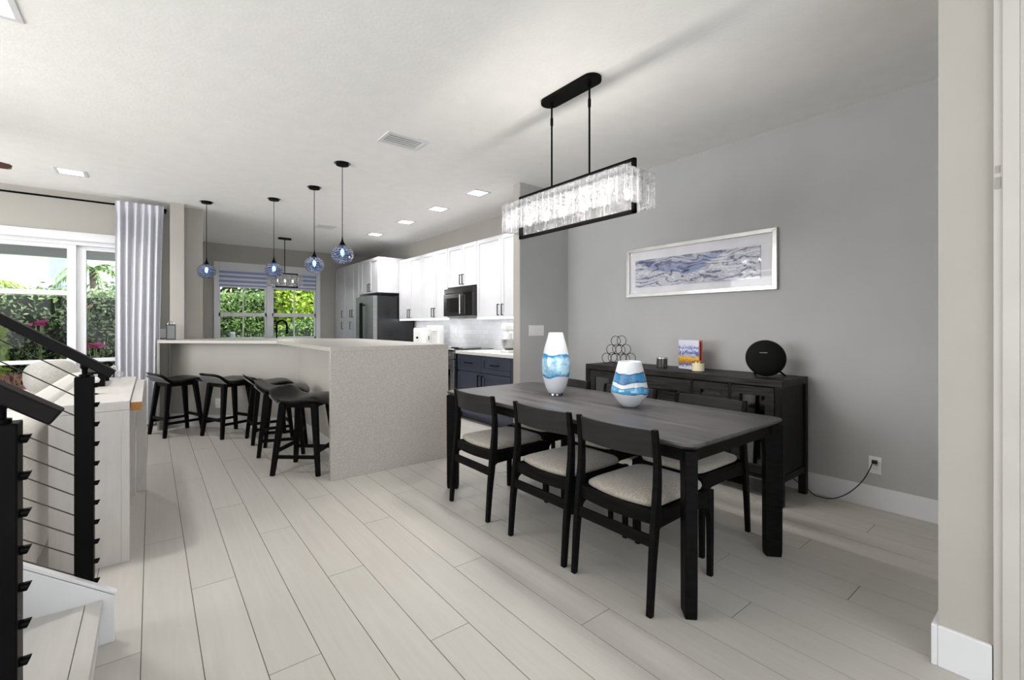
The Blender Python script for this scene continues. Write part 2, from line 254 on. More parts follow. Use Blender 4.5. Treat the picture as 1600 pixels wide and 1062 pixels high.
def marble_mat():
    m = bpy.data.materials.new('poured_paint_marbling'); m.use_nodes = True; nt = m.node_tree; N = nt.nodes; L = nt.links; b = N['Principled BSDF']
    b.inputs['Roughness'].default_value = 0.12; b.inputs['Coat Weight'].default_value = 0.5
    tc = N.new('ShaderNodeTexCoord'); mp = N.new('ShaderNodeMapping'); mp.inputs['Scale'].default_value = (1, 1.1, 3.4); L.new(tc.outputs['Object'], mp.inputs[0])
    nz = N.new('ShaderNodeTexNoise'); nz.inputs['Scale'].default_value = 2.2; nz.inputs['Detail'].default_value = 4; nz.inputs['Distortion'].default_value = 1.0; L.new(mp.outputs[0], nz.inputs['Vector'])
    va = N.new('ShaderNodeVectorMath'); va.operation = 'MULTIPLY_ADD'; va.inputs[1].default_value = (0.9, 0.9, 0.9); L.new(nz.outputs['Color'], va.inputs[0]); L.new(mp.outputs[0], va.inputs[2])
    wv = N.new('ShaderNodeTexWave'); wv.bands_direction = 'Z'; wv.inputs['Scale'].default_value = 1.7; wv.inputs['Distortion'].default_value = 9; wv.inputs['Detail'].default_value = 4; wv.inputs['Detail Scale'].default_value = 1.3; wv.inputs['Detail Roughness'].default_value = 0.6
    L.new(va.outputs[0], wv.inputs['Vector'])
    r = N.new('ShaderNodeValToRGB'); e = r.color_ramp.elements
    e[0].position = 0.0; e[0].color = (*lin((104, 106, 128)), 1); e[1].position = 1.0; e[1].color = (*lin((228, 228, 236)), 1)
    for p, c in ((0.12, (150, 150, 168)), (0.3, (214, 214, 222)), (0.5, (172, 172, 188)), (0.62, (230, 230, 238)), (0.8, (150, 150, 166))):
        q = e.new(p); q.color = (*lin(c), 1)
    L.new(wv.outputs['Fac'], r.inputs[0])
    # the deep blue streak: a shallow bowl across the upper left and middle of the sheet
    sp = N.new('ShaderNodeSeparateXYZ'); L.new(tc.outputs['Object'], sp.inputs[0])
    yy = N.new('ShaderNodeMath'); yy.operation = 'SUBTRACT'; L.new(sp.outputs['Y'], yy.inputs[0]); yy.inputs[1].default_value = 0.12
    y2 = N.new('ShaderNodeMath'); y2.operation = 'MULTIPLY'; L.new(yy.outputs[0], y2.inputs[0]); L.new(yy.outputs[0], y2.inputs[1])
    y3 = N.new('ShaderNodeMath'); y3.operation = 'MULTIPLY_ADD'; y3.inputs[1].default_value = -0.75; L.new(y2.outputs[0], y3.inputs[0]); L.new(sp.outputs['Z'], y3.inputs[2])
    nn = N.new('ShaderNodeMath'); nn.operation = 'MULTIPLY_ADD'; nn.inputs[1].default_value = 0.16; L.new(nz.outputs['Fac'], nn.inputs[0]); L.new(y3.outputs[0], nn.inputs[2])
    r2 = N.new('ShaderNodeValToRGB'); f = r2.color_ramp.elements; f[0].position = 0.03; f[0].color = (0, 0, 0, 1); f[1].position = 0.16; f[1].color = (0.35, 0.35, 0.35, 1)
    for p, v in ((0.05, 0.85), (0.10, 0.9), (0.13, 0.45)):
        q = f.new(p); q.color = (v, v, v, 1)
    L.new(nn.outputs[0], r2.inputs[0])
    r3 = N.new('ShaderNodeValToRGB'); g = r3.color_ramp.elements; g[0].position = 0.2; g[0].color = (*lin((40, 54, 104)), 1); g[1].position = 0.85; g[1].color = (*lin((128, 144, 184)), 1); L.new(wv.outputs['Fac'], r3.inputs[0])
    mx = N.new('ShaderNodeMix'); mx.data_type = 'RGBA'; L.new(r2.outputs[0], mx.inputs['Factor']); L.new(r.outputs[0], mx.inputs['A']); L.new(r3.outputs[0], mx.inputs['B']); L.new(mx.outputs['Result'], b.inputs['Base Color'])
    return m
M['marble'] = marble_mat()

def cover_mat():
    m = bpy.data.materials.new('painted_mountain_cover'); m.use_nodes = True; nt = m.node_tree; N = nt.nodes; L = nt.links; b = N['Principled BSDF']; b.inputs['Roughness'].default_value = 0.3
    tc = N.new('ShaderNodeTexCoord'); sp = N.new('ShaderNodeSeparateXYZ'); L.new(tc.outputs['Object'], sp.inputs[0])
    nz = N.new('ShaderNodeTexNoise'); nz.inputs['Scale'].default_value = 24; nz.inputs['Detail'].default_value = 4; nz.inputs['Distortion'].default_value = 2; L.new(tc.outputs['Object'], nz.inputs['Vector'])
    a = N.new('ShaderNodeMath'); a.operation = 'MULTIPLY_ADD'; a.inputs[1].default_value = 0.45; L.new(nz.outputs['Fac'], a.inputs[0])
    z = N.new('ShaderNodeMath'); z.operation = 'MULTIPLY_ADD'; z.inputs[1].default_value = 4.4; z.inputs[2].default_value = -0.225; L.new(sp.outputs['Z'], z.inputs[0]); L.new(z.outputs[0], a.inputs[2])
    r = N.new('ShaderNodeValToRGB'); r.color_ramp.interpolation = 'LINEAR'; e = r.color_ramp.elements
    e[0].position = 0.0; e[0].color = (*lin((206, 208, 226)), 1); e[1].position = 1.0; e[1].color = (*lin((214, 216, 232)), 1)
    for p, c in ((0.10, (206, 208, 226)), (0.14, (84, 90, 140)), (0.22, (150, 120, 90)), (0.30, (198, 132, 40)), (0.42, (226, 182, 70)), (0.5, (190, 160, 130)), (0.56, (64, 82, 152)), (0.68, (120, 130, 186)), (0.74, (228, 230, 240)), (0.80, (92, 102, 158)), (0.90, (206, 208, 226))):
        q = e.new(p); q.color = (*lin(c), 1)
    L.new(a.outputs[0], r.inputs[0]); L.new(r.outputs[0], b.inputs['Base Color'])
    return m
M['cover'] = cover_mat()

def blind_mat():
    m = bpy.data.materials.new('banded_blue_grey_shade'); m.use_nodes = True; nt = m.node_tree; N = nt.nodes; L = nt.links; b = N['Principled BSDF']; b.inputs['Roughness'].default_value = 0.8
    tc = N.new('ShaderNodeTexCoord'); wv = N.new('ShaderNodeTexWave'); wv.bands_direction = 'Z'; wv.inputs['Scale'].default_value = 3.6; wv.inputs['Distortion'].default_value = 0.2
    L.new(tc.outputs['Object'], wv.inputs['Vector']); r = N.new('ShaderNodeValToRGB'); r.color_ramp.elements[0].position = 0.3; r.color_ramp.elements[1].position = 0.8
    r.color_ramp.elements[0].color = (*lin((150, 160, 196)), 1); r.color_ramp.elements[1].color = (*lin((220, 224, 238)), 1); L.new(wv.outputs['Fac'], r.inputs[0]); L.new(r.outputs[0], b.inputs['Base Color'])
    return m
M['blind'] = blind_mat()

# ------------------------------------------------------------------ mesh building
class MB:
    def __init__(s): s.v = []; s.f = []
    def add(s, vs, fs):
        o = len(s.v); s.v += [tuple(v) for v in vs]; s.f += [tuple(i + o for i in f) for f in fs]; return s
    def box(s, x0, x1, y0, y1, z0, z1):
        x0, x1 = min(x0, x1), max(x0, x1); y0, y1 = min(y0, y1), max(y0, y1); z0, z1 = min(z0, z1), max(z0, z1)
        v = [(x0, y0, z0), (x1, y0, z0), (x1, y1, z0), (x0, y1, z0), (x0, y0, z1), (x1, y0, z1), (x1, y1, z1), (x0, y1, z1)]
        return s.add(v, [(0, 3, 2, 1), (4, 5, 6, 7), (0, 1, 5, 4), (1, 2, 6, 5), (2, 3, 7, 6), (3, 0, 4, 7)])
    def loft(s, rings, cap=True, closed=False):
        n = len(rings[0]); vs = [p for r in rings for p in r]; fs = []
        k = len(rings)
        for i in range(k if closed else k - 1):
            a = i * n; b = ((i + 1) % k) * n
            for j in range(n): fs.append((a + j, a + (j + 1) % n, b + (j + 1) % n, b + j))
        if cap and not closed: fs.append(tuple(reversed(range(n)))); fs.append(tuple(range((k - 1) * n, k * n)))
        return s.add(vs, fs)
    def prism(s, poly, axis, a, b):
        def P(u, w, t): return {'x': (t, u, w), 'y': (u, t, w), 'z': (u, w, t)}[axis]
        return s.loft([[P(u, w, a) for u, w in poly], [P(u, w, b) for u, w in poly]])
    def tube(s, pts, r, n=8, closed=False):
        pts = [Vector(p) for p in pts]; rings = []; k = len(pts); up = Vector((0, 0, 1)); prev = None
        for i, p in enumerate(pts):
            if closed: t = (pts[(i + 1) % k] - pts[i - 1]).normalized()
            else: t = (pts[min(i + 1, k - 1)] - pts[max(i - 1, 0)]).normalized()
            if prev is None:
                a = t.cross(up) if abs(t.dot(up)) < 0.95 else t.cross(Vector((1, 0, 0)))
            else: a = prev - t * prev.dot(t)
            a.normalize(); prev = a; b2 = t.cross(a)
            rr = r[i] if isinstance(r, (list, tuple)) else r
            rings.append([p + (a * math.cos(2 * PI * j / n) + b2 * math.sin(2 * PI * j / n)) * rr for j in range(n)])
        return s.loft(rings, closed=closed)
    def lathe(s, prof, cx=0, cy=0, cz=0, n=32, cap=True):
        rings = [[(cx + r * math.cos(2 * PI * j / n), cy + r * math.sin(2 * PI * j / n), cz + z) for j in range(n)] for r, z in prof]
        return s.loft(rings, cap=cap)
    def beam(s, p0, p1, w0, d0, w1=None, d1=None, side=None):
        """tapered rectangular bar; side = direction of its width"""
        w1 = w0 if w1 is None else w1; d1 = d0 if d1 is None else d1
        p0 = Vector(p0); p1 = Vector(p1); t = (p1 - p0).normalized()
        a = Vector(side) if side else (t.cross(Vector((0, 0, 1))) if abs(t.z) < 0.9 else Vector((1, 0, 0)))
        a = (a - t * a.dot(t)).normalized(); b2 = t.cross(a)
        R = []
        for p, ww, dd in ((p0, w0, d0), (p1, w1, d1)):
            R.append([p + a * ww / 2 * i + b2 * dd / 2 * j for i, j in ((-1, -1), (1, -1), (1, 1), (-1, 1))])
        return s.loft(R)
    def build(s, name, m, parent=None, smooth=False, bevel=0, seg=2, loc=None, rot=None):
        me = bpy.data.meshes.new(name); me.from_pydata(s.v, [], s.f)
        bm = bmesh.new(); bm.from_mesh(me); bmesh.ops.recalc_face_normals(bm, faces=bm.faces); bm.to_mesh(me); bm.free()
        me.materials.append(M[m] if isinstance(m, str) else m)
        if smooth:
            me.shade_smooth() if hasattr(me, 'shade_smooth') else [setattr(p, 'use_smooth', True) for p in me.polygons]
            if smooth != 'all': me.set_sharp_from_angle(angle=math.radians(40))
        o = bpy.data.objects.new(name, me); C.objects.link(o)
        if loc: o.location = loc
        if rot: o.rotation_euler = rot
        if parent is not None: o.parent = parent
        if bevel:
            b = o.modifiers.new('bevel', 'BEVEL'); b.width = bevel; b.segments = seg; b.limit_method = 'ANGLE'; b.angle_limit = math.radians(40)
        return o

def thing(name, label, cat, loc=(0, 0, 0), rz=0.0, group=None):
    o = bpy.data.objects.new(name, None); C.objects.link(o); o.empty_display_size = 0.05
    o.location = loc; o.rotation_euler = (0, 0, rz); o['label'] = label; o['category'] = cat
    if group: o['group'] = group
    return o
def tag(o, label, cat, group=None, kind=None):
    o['label'] = label; o['category'] = cat
    if group: o['group'] = group
    if kind: o['kind'] = kind
    return o
def struct(mb, name, m, **k):
    o = mb.build(name, m, **k)
    if k.get('parent') is None: o['kind'] = 'structure'
    return o
KIDS = {}
def dup(root, loc, rz, label):
    def cp(o, par):
        c = o.copy(); C.objects.link(c)
        if par is not None: c.parent = par
        for ch in [q for q in list(o.children)]: cp(ch, c)
        return c
    r = cp(root, None); r.location = loc; r.rotation_euler = (0, 0, rz); r['label'] = label
    return r
def bx(*a): return MB().box(*a)
def rrect(x0, x1, y0, y1, r, n=5):
    out = []
    for cx, cy, a0 in ((x1 - r, y1 - r, 0), (x0 + r, y1 - r, 90), (x0 + r, y0 + r, 180), (x1 - r, y0 + r, 270)):
        for i in range(n + 1):
            a = math.radians(a0 + 90 * i / n); out.append((cx + r * math.cos(a), cy + r * math.sin(a)))
    return out

# ------------------------------------------------------------------ setting: floor, ceiling, walls
JO = {-1: 2.282, 0: 3.373, 1: 2.672, 2: 1.842, 3: 3.125, 4: 2.378, 5: 1.643, 6: 2.872, 7: 2.064, 8: 1.335, 9: 2.383, 10: 1.727, 11: 0.966, 13: 1.242, 14: 0.698, 16: 1.028, 19: 0.853}
def make_floor():
    PW = 0.182; PL = 1.893; g = 0.0016
    vs = []; fs = []; cols = []
    def plank(x0, x1, y0, y1):
        if x1 - x0 < 0.01 or y1 - y0 < 0.01: return
        o = len(vs); b = 0.0
        vs.extend([(x0, y0, -0.0014), (x1, y0, -0.0014), (x1, y1, -0.0014), (x0, y1, -0.0014), (x0 + b, y0 + b, 0), (x1 - b, y0 + b, 0), (x1 - b, y1 - b, 0), (x0 + b, y1 - b, 0)])
        fs.extend([(o + 4, o + 5, o + 6, o + 7), (o, o + 1, o + 5, o + 4), (o + 1, o + 2, o + 6, o + 5), (o + 2, o + 3, o + 7, o + 6), (o + 3, o, o + 4, o + 7)])
        c = (random.random(), random.random(), random.random(), 1); cols.extend([c] * 5)
    for r in range(-28, 23):
        x0 = -0.030 + r * PW + g; x1 = x0 + PW - 2 * g
        if x1 > 4.0: x1 = 4.0
        ymax = 7.55 if x0 < 0.2 else 10.45
        y = JO.get(r, (3.373 - 0.735 * r) % PL)
        while y > -3.5: y -= PL
        while y < ymax:
            plank(x0, x1, max(y, -3.5) + g, min(y + PL, ymax) - g); y += PL
    me = bpy.data.meshes.new('floor'); me.from_pydata(vs, [], fs); me.materials.append(M['floor'])
    ca = me.color_attributes.new('plank', 'FLOAT_COLOR', 'CORNER')
    k = 0
    for p, c in zip(me.polygons, cols):
        for li in p.loop_indices: ca.data[li].color = c
    o = bpy.data.objects.new('floor', me); C.objects.link(o); o['kind'] = 'structure'
    b = bx(-5.2, 4.1, -3.6, 10.5, -0.12, -0.0014); b.build('floor_grooves', 'grout', parent=o)
make_floor()
struct(bx(-5.2, 4.1, -3.6, 10.55, H, H + 0.12), 'ceiling', 'ceil')
struct(bx(3.94, 4.1, 0.30, 4.02, 0, H), 'wall_dining', 'grey')
struct(bx(3.94, 4.1, 4.02, 10.5, 0, H), 'wall_kitchen', 'greige')
# partition stub between dining room and kitchen: greige end, grey face towards the dining table
pw = struct(bx(3.19, 3.94, 3.912, 4.02, 0, H), 'wall_partition', 'greige')
struct(bx(3.192, 3.94, 3.905, 3.912, 0, H), 'wall_partition_face', 'grey')
# stub wall at the right edge of the frame
struct(bx(2.31, 3.94, -3.5, 0.356, 0, H), 'wall_right', 'greige')
# rear and left walls (behind the camera), with window openings
mb = MB(); mb.box(-5.2, -3.4, -3.6, -3.45, 0, H); mb.box(2.1, 2.31, -3.6, -3.45, 0, H); mb.box(-3.4, 2.1, -3.6, -3.45, 0, 0.25); mb.box(-3.4, 2.1, -3.6, -3.45, 2.65, H)
struct(mb, 'wall_back', 'greige')
mb = MB(); mb.box(-5.2, -5.0, -3.45, 1.0, 0, H); mb.box(-5.2, -5.0, 6.2, 7.6, 0, H); mb.box(-5.2, -5.0, 1.0, 6.2, 0, 0.3); mb.box(-5.2, -5.0, 1.0, 6.2, 2.6, H)
struct(mb, 'wall_left', 'greige')
# patio-door wall at Y = 7.47
mb = MB(); mb.box(-5.0, -2.62, 7.47, 7.62, 0, H); mb.box(-2.62, -0.10, 7.47, 7.62, 2.37, H); mb.box(-0.10, 0.19, 7.47, 7.62, 0, H)
struct(mb, 'wall_patio', 'greige')
struct(bx(0.19, 0.337, 7.30, 7.62, 0, H), 'wall_pier', 'greige')
struct(bx(0.337, 0.553, 7.505, 10.4, 0, H), 'wall_kitchen_left', 'greige')
# kitchen window wall at Y = 10.4
WX0, WX1, WZ0, WZ1 = 1.02, 2.80, 0.98, 2.40
mb = MB(); mb.box(0.337, WX0, 10.4, 10.55, 0, H); mb.box(WX1, 4.1, 10.4, 10.55, 0, H); mb.box(WX0, WX1, 10.4, 10.55, 0, WZ0); mb.box(WX0, WX1, 10.4, 10.55, WZ1, H)
struct(mb, 'wall_window', 'greige')
struct(bx(3.932, 3.94, 4.02, 7.9, 0.92, 1.37), 'wall_backsplash', 'tile')
# baseboards
def bb(name, pts):
    mb = MB()
    for (x0, x1, y0, y1) in pts: mb.box(x0, x1, y0, y1, 0, 0.15)
    return struct(mb, name, 'trim', bevel=0.003)
bb('baseboard_dining', [(3.922, 3.94, 0.376, 3.905)])
bb('baseboard_right', [(2.292, 2.31, 0.215, 0.356), (2.292, 3.922, 0.356, 0.374)])
bb('baseboard_partition', [(3.192, 3.922, 3.887, 3.905), (3.174, 3.19, 3.887, 4.02)])
bb('baseboard_pier', [(0.175, 0.19, 7.285, 7.47), (0.175, 0.337, 7.285, 7.30)])
# door casing on the right stub wall (fluted profile) with small strike plates
mb = MB()
for y0, y1, x in ((0.190, 0.212, 2.292), (0.150, 0.190, 2.284), (0.128, 0.150, 2.288), (0.112, 0.128, 2.279), (0.106, 0.112, 2.286), (0.080, 0.106, 2.276)):
    mb.box(x, 2.31, y0, y1, 0, 2.62)
mb.box(2.280, 2.31, -0.95, 0.212, 2.62, 2.72)
cas = struct(mb, 'trim_1', 'trimwarm', bevel=0.0015)
hp = MB(); hp.box(2.2895, 2.2925, 0.196, 0.208, 1.79, 1.815); hp.box(2.2895, 2.2925, 0.194, 0.209, 1.735, 1.775)
hp.build('strike_plate', 'platepaint', parent=cas, bevel=0.001)
d1 = struct(bx(2.296, 2.312, -0.80, 0.08, 0.01, 2.60), 'door_3', 'trim')
MB().lathe([(0.012, 0), (0.012, 0.03), (0.028, 0.045), (0.03, 0.065), (0.02, 0.08), (0.004, 0.083)], n=20).build('door_handle', 'silver', parent=d1, smooth=True, loc=(2.296, 0.02, 0.98), rot=(0, -PI / 2, 0))

# ---- patio doors
def framed_pane(name, x0, x1, z0, z1, y, st, rails, back=0.05):
    mb = MB(); mb.box(x0, x0 + st, y, y + back, z0, z1); mb.box(x1 - st, x1, y, y + back, z0, z1); mb.box(x0 + st, x1 - st, y, y + back, z0, z0 + st); mb.box(x0 + st, x1 - st, y, y + back, z1 - st * 0.6, z1)
    for a, b in rails: mb.box(x0 + st, x1 - st, y + 0.004, y + back - 0.004, a, b)
    f = struct(mb, name, 'trim', bevel=0.003)
    p = bx(x0 + st * 0.8, x1 - st * 0.8, y + 0.02, y + 0.026, z0 + st * 0.8, z1 - st * 0.5).build('glass_pane', 'pane', parent=f)
    return f
framed_pane('door_1', -2.50, -0.70, 0.02, 2.22, 7.50, 0.08, [(1.62, 1.675), (0.82, 0.865)])
framed_pane('door_2', -0.70, -0.16, 0.02, 2.22, 7.54, 0.085, [(0.82, 0.865)])
mb = MB(); mb.box(-2.62, -2.50, 7.46, 7.62, 0, 2.37); mb.box(-0.16, -0.10, 7.46, 7.62, 0, 2.37); mb.box(-2.62, -0.10, 7.46, 7.62, 2.30, 2.37); mb.box(-2.50, -0.16, 7.49, 7.62, 2.22, 2.30)
mb.box(-2.62, -0.10, 7.452, 7.47, 2.27, 2.37)
struct(mb, 'trim_2', 'trim', bevel=0.003)

# ---- kitchen window: casing, two double-hung sashes with a muntin, banded shade
mb = MB(); mb.box(0.941, 1.02, 10.375, 10.42, 0.93, 2.49); mb.box(2.80, 2.885, 10.375, 10.42, 0.93, 2.49); mb.box(1.02, 2.80, 10.375, 10.42, 2.385, 2.49); mb.box(0.92, 2.90, 10.34, 10.42, 0.95, 0.985); mb.box(1.85, 1.945, 10.385, 10.47, 0.98, 2.39)
struct(mb, 'trim_3', 'trim', bevel=0.003)
for i, (a, b) in enumerate(((1.02, 1.85), (1.945, 2.80))):
    mb = MB(); mb.box(a, a + 0.03, 10.41, 10.46, 0.98, 2.39); mb.box(b - 0.03, b, 10.41, 10.46, 0.98, 2.39); mb.box(a, b, 10.41, 10.46, 1.44, 1.515); mb.box(a, b, 10.41, 10.46, 0.98, 1.03); mb.box(a, b, 10.41, 10.46, 2.35, 2.39)
    mb.box((a + b) / 2 - 0.01, (a + b) / 2 + 0.01, 10.42, 10.45, 1.0, 2.36)
    f = struct(mb, 'window_%d' % (i + 1), 'trim', bevel=0.002)
    bx(a + 0.02, b - 0.02, 10.434, 10.44, 1.0, 2.37).build('glass_pane', 'pane', parent=f)
for i, (a, b, lab) in enumerate(((1.03, 1.845, 'banded blue-grey roller shade on the left half of the kitchen window'), (1.95, 2.795, 'banded blue-grey roller shade on the right half of the kitchen window'))):
    t = thing('roller_shade', lab, 'window shade', ((a + b) / 2, 10.40, 2.385), 0, 'kitchen window shades')
    hw = (b - a) / 2
    bx(-hw, hw, -0.012, -0.004, -0.36, -0.03).build('shade_fabric', 'blind', parent=t)
    bx(-hw, hw, -0.018, 0.002, -0.385, -0.355).build('bottom_bar', 'trim', parent=t, bevel=0.003)
    bx(-hw, hw, -0.024, 0.006, -0.04, 0.0).build('head_rail', 'trim', parent=t, bevel=0.003)

# ------------------------------------------------------------------ stairs and cable railings
YS0, YS1 = 1.47, 2.423
def steps():
    n = 6; st = thing('staircase', 'pale wooden staircase with white stringers rising at the left edge', 'stairs', (-0.15, 1.92, 0))
    for k in range(n):
        x = -0.26 * k; z = 0.18 * (k + 1)
        mb = MB(); mb.box(x - 0.05, x + 0.0, YS0 - 1.92, YS1 - 1.92 - 0.001, z - 0.032, z)
        mb.box(x - 0.30, x - 0.052, YS0 - 1.92, YS1 - 1.92 - 0.001, z - 0.032, z - 0.0005)
        mb.build('tread', 'stairwood', parent=st, bevel=0.002)
        bx(x - 0.03, x - 0.012, YS0 - 1.92, YS1 - 1.921, z - 0.18 + (0.001 if k == 0 else 0), z - 0.032).build('riser', 'trim', parent=st)
    def stringer(y0, y1):
        sl = 0.18 / 0.26 * 1.06
        L = -1.75
        poly = [(0.035, 0), (0.035, 0.185), (L, 0.185 - (L - 0.035) * sl), (L, 0.0)]
        MB().prism(poly, 'y', y0, y1).build('stringer', 'trim', parent=st, bevel=0.003)
        cap = MB(); p0 = Vector((0.04, (y0 + y1) / 2, 0.192)); p1 = Vector((L, (y0 + y1) / 2, 0.192 - (L - 0.04) * sl))
        cap.beam(p0, p1, (y1 - y0) + 0.002, 0.012, side=(0, 1, 0)); cap.build('stringer_cap', 'trim', parent=st, bevel=0.002)
    stringer(YS1 - 1.92, YS1 - 1.92 + 0.026); stringer(YS0 - 1.92 - 0.03, YS0 - 1.92)
steps()
def railing(yc, label, xpost, zoff):
    """one flight railing: newel post, sloping handrail on a stub, cables with angled fittings"""
    t = thing('cable_railing', label, 'railing', (xpost, yc, 0), 0, 'black cable railings either side of the stairs')
    hw = 0.0285; sl = 0.72
    bx(-hw, hw, -hw, hw, zoff, 1.062).build('newel_post', 'blackmetal', parent=t, bevel=0.003)
    up = MB(); up.lathe([(0.017, 0), (0.017, 0.008), (0.009, 0.01), (0.009, 0.028), (0.014, 0.034), (0.014, 0.05)], 0, 0, 1.062, 16); up.build('rail_bracket', 'blackmetal', parent=t, smooth=True)
    # second post higher up the flight, outside the frame
    bx(-1.30 - hw, -1.30 + hw, -hw, hw, zoff + 0.5, 1.062 + 1.3 * sl).build('newel_post', 'blackmetal', parent=t, bevel=0.003)
    MB().beam((-1.5, 0, 1.116 + 1.5 * sl + 0.01), (0.085, 0, 1.116 - 0.085 * sl + 0.01), 0.056, 0.034, side=(0, 1, 0)).build('handrail', 'handrail', parent=t, bevel=0.004)
    for k in range(11):
        z = 1.045 - 0.0785 * k
        z1 = z + 1.30 * sl
        MB().tube([(-1.28, 0, z1 - 0.0), (0.0, 0, z)], 0.0024, 6).build('cable', 'cable', parent=t, smooth=True)
        z2 = z - 0.0285 * sl; R = []
        for dx, k2 in ((0.0285, 1.0), (None, 1.0)):
            R.append([((dx if dx else 0.0425 + 0.004 * math.sin(2 * PI * j / 12)), 0.0095 * math.cos(2 * PI * j / 12), z2 + 0.0095 * math.sin(2 * PI * j / 12)) for j in range(12)])
        f = MB().loft(R)
        f.build('cable_fitting', 'blackmetal', parent=t, bevel=0.001)
railing(2.480, 'black cable railing on the far side of the stairs, its post beside the console', -0.207, 0.0)
railing(1.404, 'large black cable railing nearest the camera, its newel post cut by the left edge', -0.2455, 0.0)

# ------------------------------------------------------------------ console, second table, sofa
t = thing('console_table', 'whitewashed waterfall console table behind the cream sofa, carrying small dark ornaments', 'console table', (-0.245, 3.20, 0))
bx(-0.155, 0.155, 0, 1.49, 0.812, 0.860).build('tabletop', 'whitewash', parent=t, bevel=0.002)
mb = MB(); mb.box(-0.155, 0.155, 0, 0.03, 0, 0.811); mb.box(0.12, 0.155, -0.004, 0.0, 0, 0.811)
mb.build('end_panel', 'whitewash', parent=t, bevel=0.002)
bx(-0.155, 0.155, 1.22, 1.25, 0, 0.811).build('end_panel', 'whitewash', parent=t, bevel=0.002)
t = thing('side_table', 'narrow whitewashed table with raw brown cut end, standing right of the console', 'side table', (-0.075, 3.24, 0))
bx(-0.012, 0.036, 0, 1.26, 0.800, 0.846).build('tabletop', 'whitewash', parent=t, bevel=0.001)
bx(-0.0115, 0.0355, -0.003, 0.0, 0.8005, 0.8455).build('raw_wood_end', 'rawwood', parent=t)
bx(-0.013, 0.05, 1.262, 1.30, 0, 0.846).build('end_panel', 'whitewash', parent=t, bevel=0.002)
# ornaments on the console
t = thing('display_riser', 'dark wooden riser on arched legs, standing on the console behind the railing post', 'riser', (-0.30, 4.06, 0.86))
bx(-0.05, 0.06, -0.02, 0.42, 0.085, 0.10).build('riser_top', 'blackwood', parent=t, bevel=0.002)
for y in (0.0, 0.38): 
    mb = MB(); mb.box(0.025, 0.060, y - 0.005, y + 0.03, 0, 0.085); mb.box(-0.045, -0.025, y - 0.005, y + 0.02, 0, 0.085); mb.box(-0.045, 0.055, y - 0.005, y + 0.02, 0, 0.008)
    mb.build('leg_frame', 'blackwood', parent=t, bevel=0.001)
t = thing('ornament_stand', 'small white dish on a dark pedestal on the console near the railing post', 'ornament', (-0.27, 3.62, 0.86))
MB().lathe([(0.028, 0), (0.028, 0.004), (0.006, 0.01), (0.006, 0.06), (0.02, 0.064)], n=20).build('pedestal', 'blackwood', parent=t, smooth=True)
MB().lathe([(0.004, 0.064), (0.03, 0.07), (0.036, 0.085), (0.028, 0.098), (0.008, 0.104)], n=20).build('dish', 'whiteplastic', parent=t, smooth=True)
t = thing('crystal_ornament', 'clear faceted crystal ornament at the far end of the console', 'ornament', (-0.22, 4.60, 0.86))
for k, (dx, dz, r) in enumerate(((-0.035, 0.035, 0.035), (0.03, 0.03, 0.03), (0.0, 0.075, 0.032))):
    bm = bmesh.new(); bmesh.ops.create_icosphere(bm, subdivisions=1, radius=r); me = bpy.data.meshes.new('crystal'); bm.to_mesh(me); bm.free(); me.materials.append(M['crystal'])
    o = bpy.data.objects.new('crystal', me); C.objects.link(o); o.parent = t; o.location = (dx, 0, dz)

def pillow_mb(w, d, h, n=14):
    """soft square cushion with pinched edges"""
    vs = []; fs = []
    for s in (1, -1):
        o = len(vs)
        for i in range(n + 1):
            for j in range(n + 1):
                u = -1 + 2 * i / n; v = -1 + 2 * j / n
                th = (max(0.0, (1 - abs(u) ** 2.2)) * max(0.0, (1 - abs(v) ** 2.2))) ** 0.6
                k = 1 - 0.20 * abs(u) ** 3; k2 = 1 - 0.20 * abs(v) ** 3
                vs.append((u * w / 2 * k2, v * d / 2 * k, s * h / 2 * th))
        for i in range(n):
            for j in range(n):
                a = o + i * (n + 1) + j; q = (a, a + n + 1, a + n + 2, a + 1); fs.append(q if s == 1 else q[::-1])
    m = MB(); m.v = vs; m.f = fs; return m
def softbox(x0, x1, y0, y1, z0, z1, name, m, parent, r=0.05):
    return bx(x0, x1, y0, y1, z0, z1).build(name, m, parent=parent, smooth=True, bevel=r, seg=5)
t = thing('sofa', 'long cream fabric sofa standing against the back of the console table', 'sofa', (-0.90, 4.85, 0))
softbox(-0.42, 0.44, -1.82, 1.82, 0.06, 0.42, 'base', 'sofa', t, 0.03)
softbox(0.24, 0.46, -1.84, 1.84, 0.05, 0.80, 'backrest', 'sofa', t, 0.07)
softbox(-0.42, 0.42, -1.86, -1.64, 0.08, 0.62, 'armrest', 'sofa', t, 0.07)
softbox(-0.42, 0.42, 1.64, 1.86, 0.08, 0.62, 'armrest', 'sofa', t, 0.07)
for k in range(3): softbox(-0.44, 0.23, -1.62 + 1.085 * k, -0.545 + 1.085 * k, 0.42, 0.56, 'seat_cushion', 'sofa', t, 0.05)
for x in (-0.36, 0.38):
    for y in (-1.75, 1.75): bx(x - 0.02, x + 0.02, y - 0.02, y + 0.02, 0, 0.08).build('leg', 'blackwood', parent=t)
o = pillow_mb(0.40, 0.36, 0.26).build('throw_pillow', 'cushion', smooth='all', loc=(-0.75, 6.24, 0.77), rot=(math.radians(50), 0, math.radians(10)))
tag(o, 'light grey throw pillow propped at the far end of the cream sofa', 'cushion', 'throw pillows on the sofa')
o = pillow_mb(0.46, 0.46, 0.2).build('throw_pillow', 'sofa', smooth='all', loc=(-0.83, 3.86, 0.80), rot=(0, math.radians(70), math.radians(6)))
tag(o, 'cream throw pillow on the sofa seen just above the near newel post', 'cushion', 'throw pillows on the sofa')
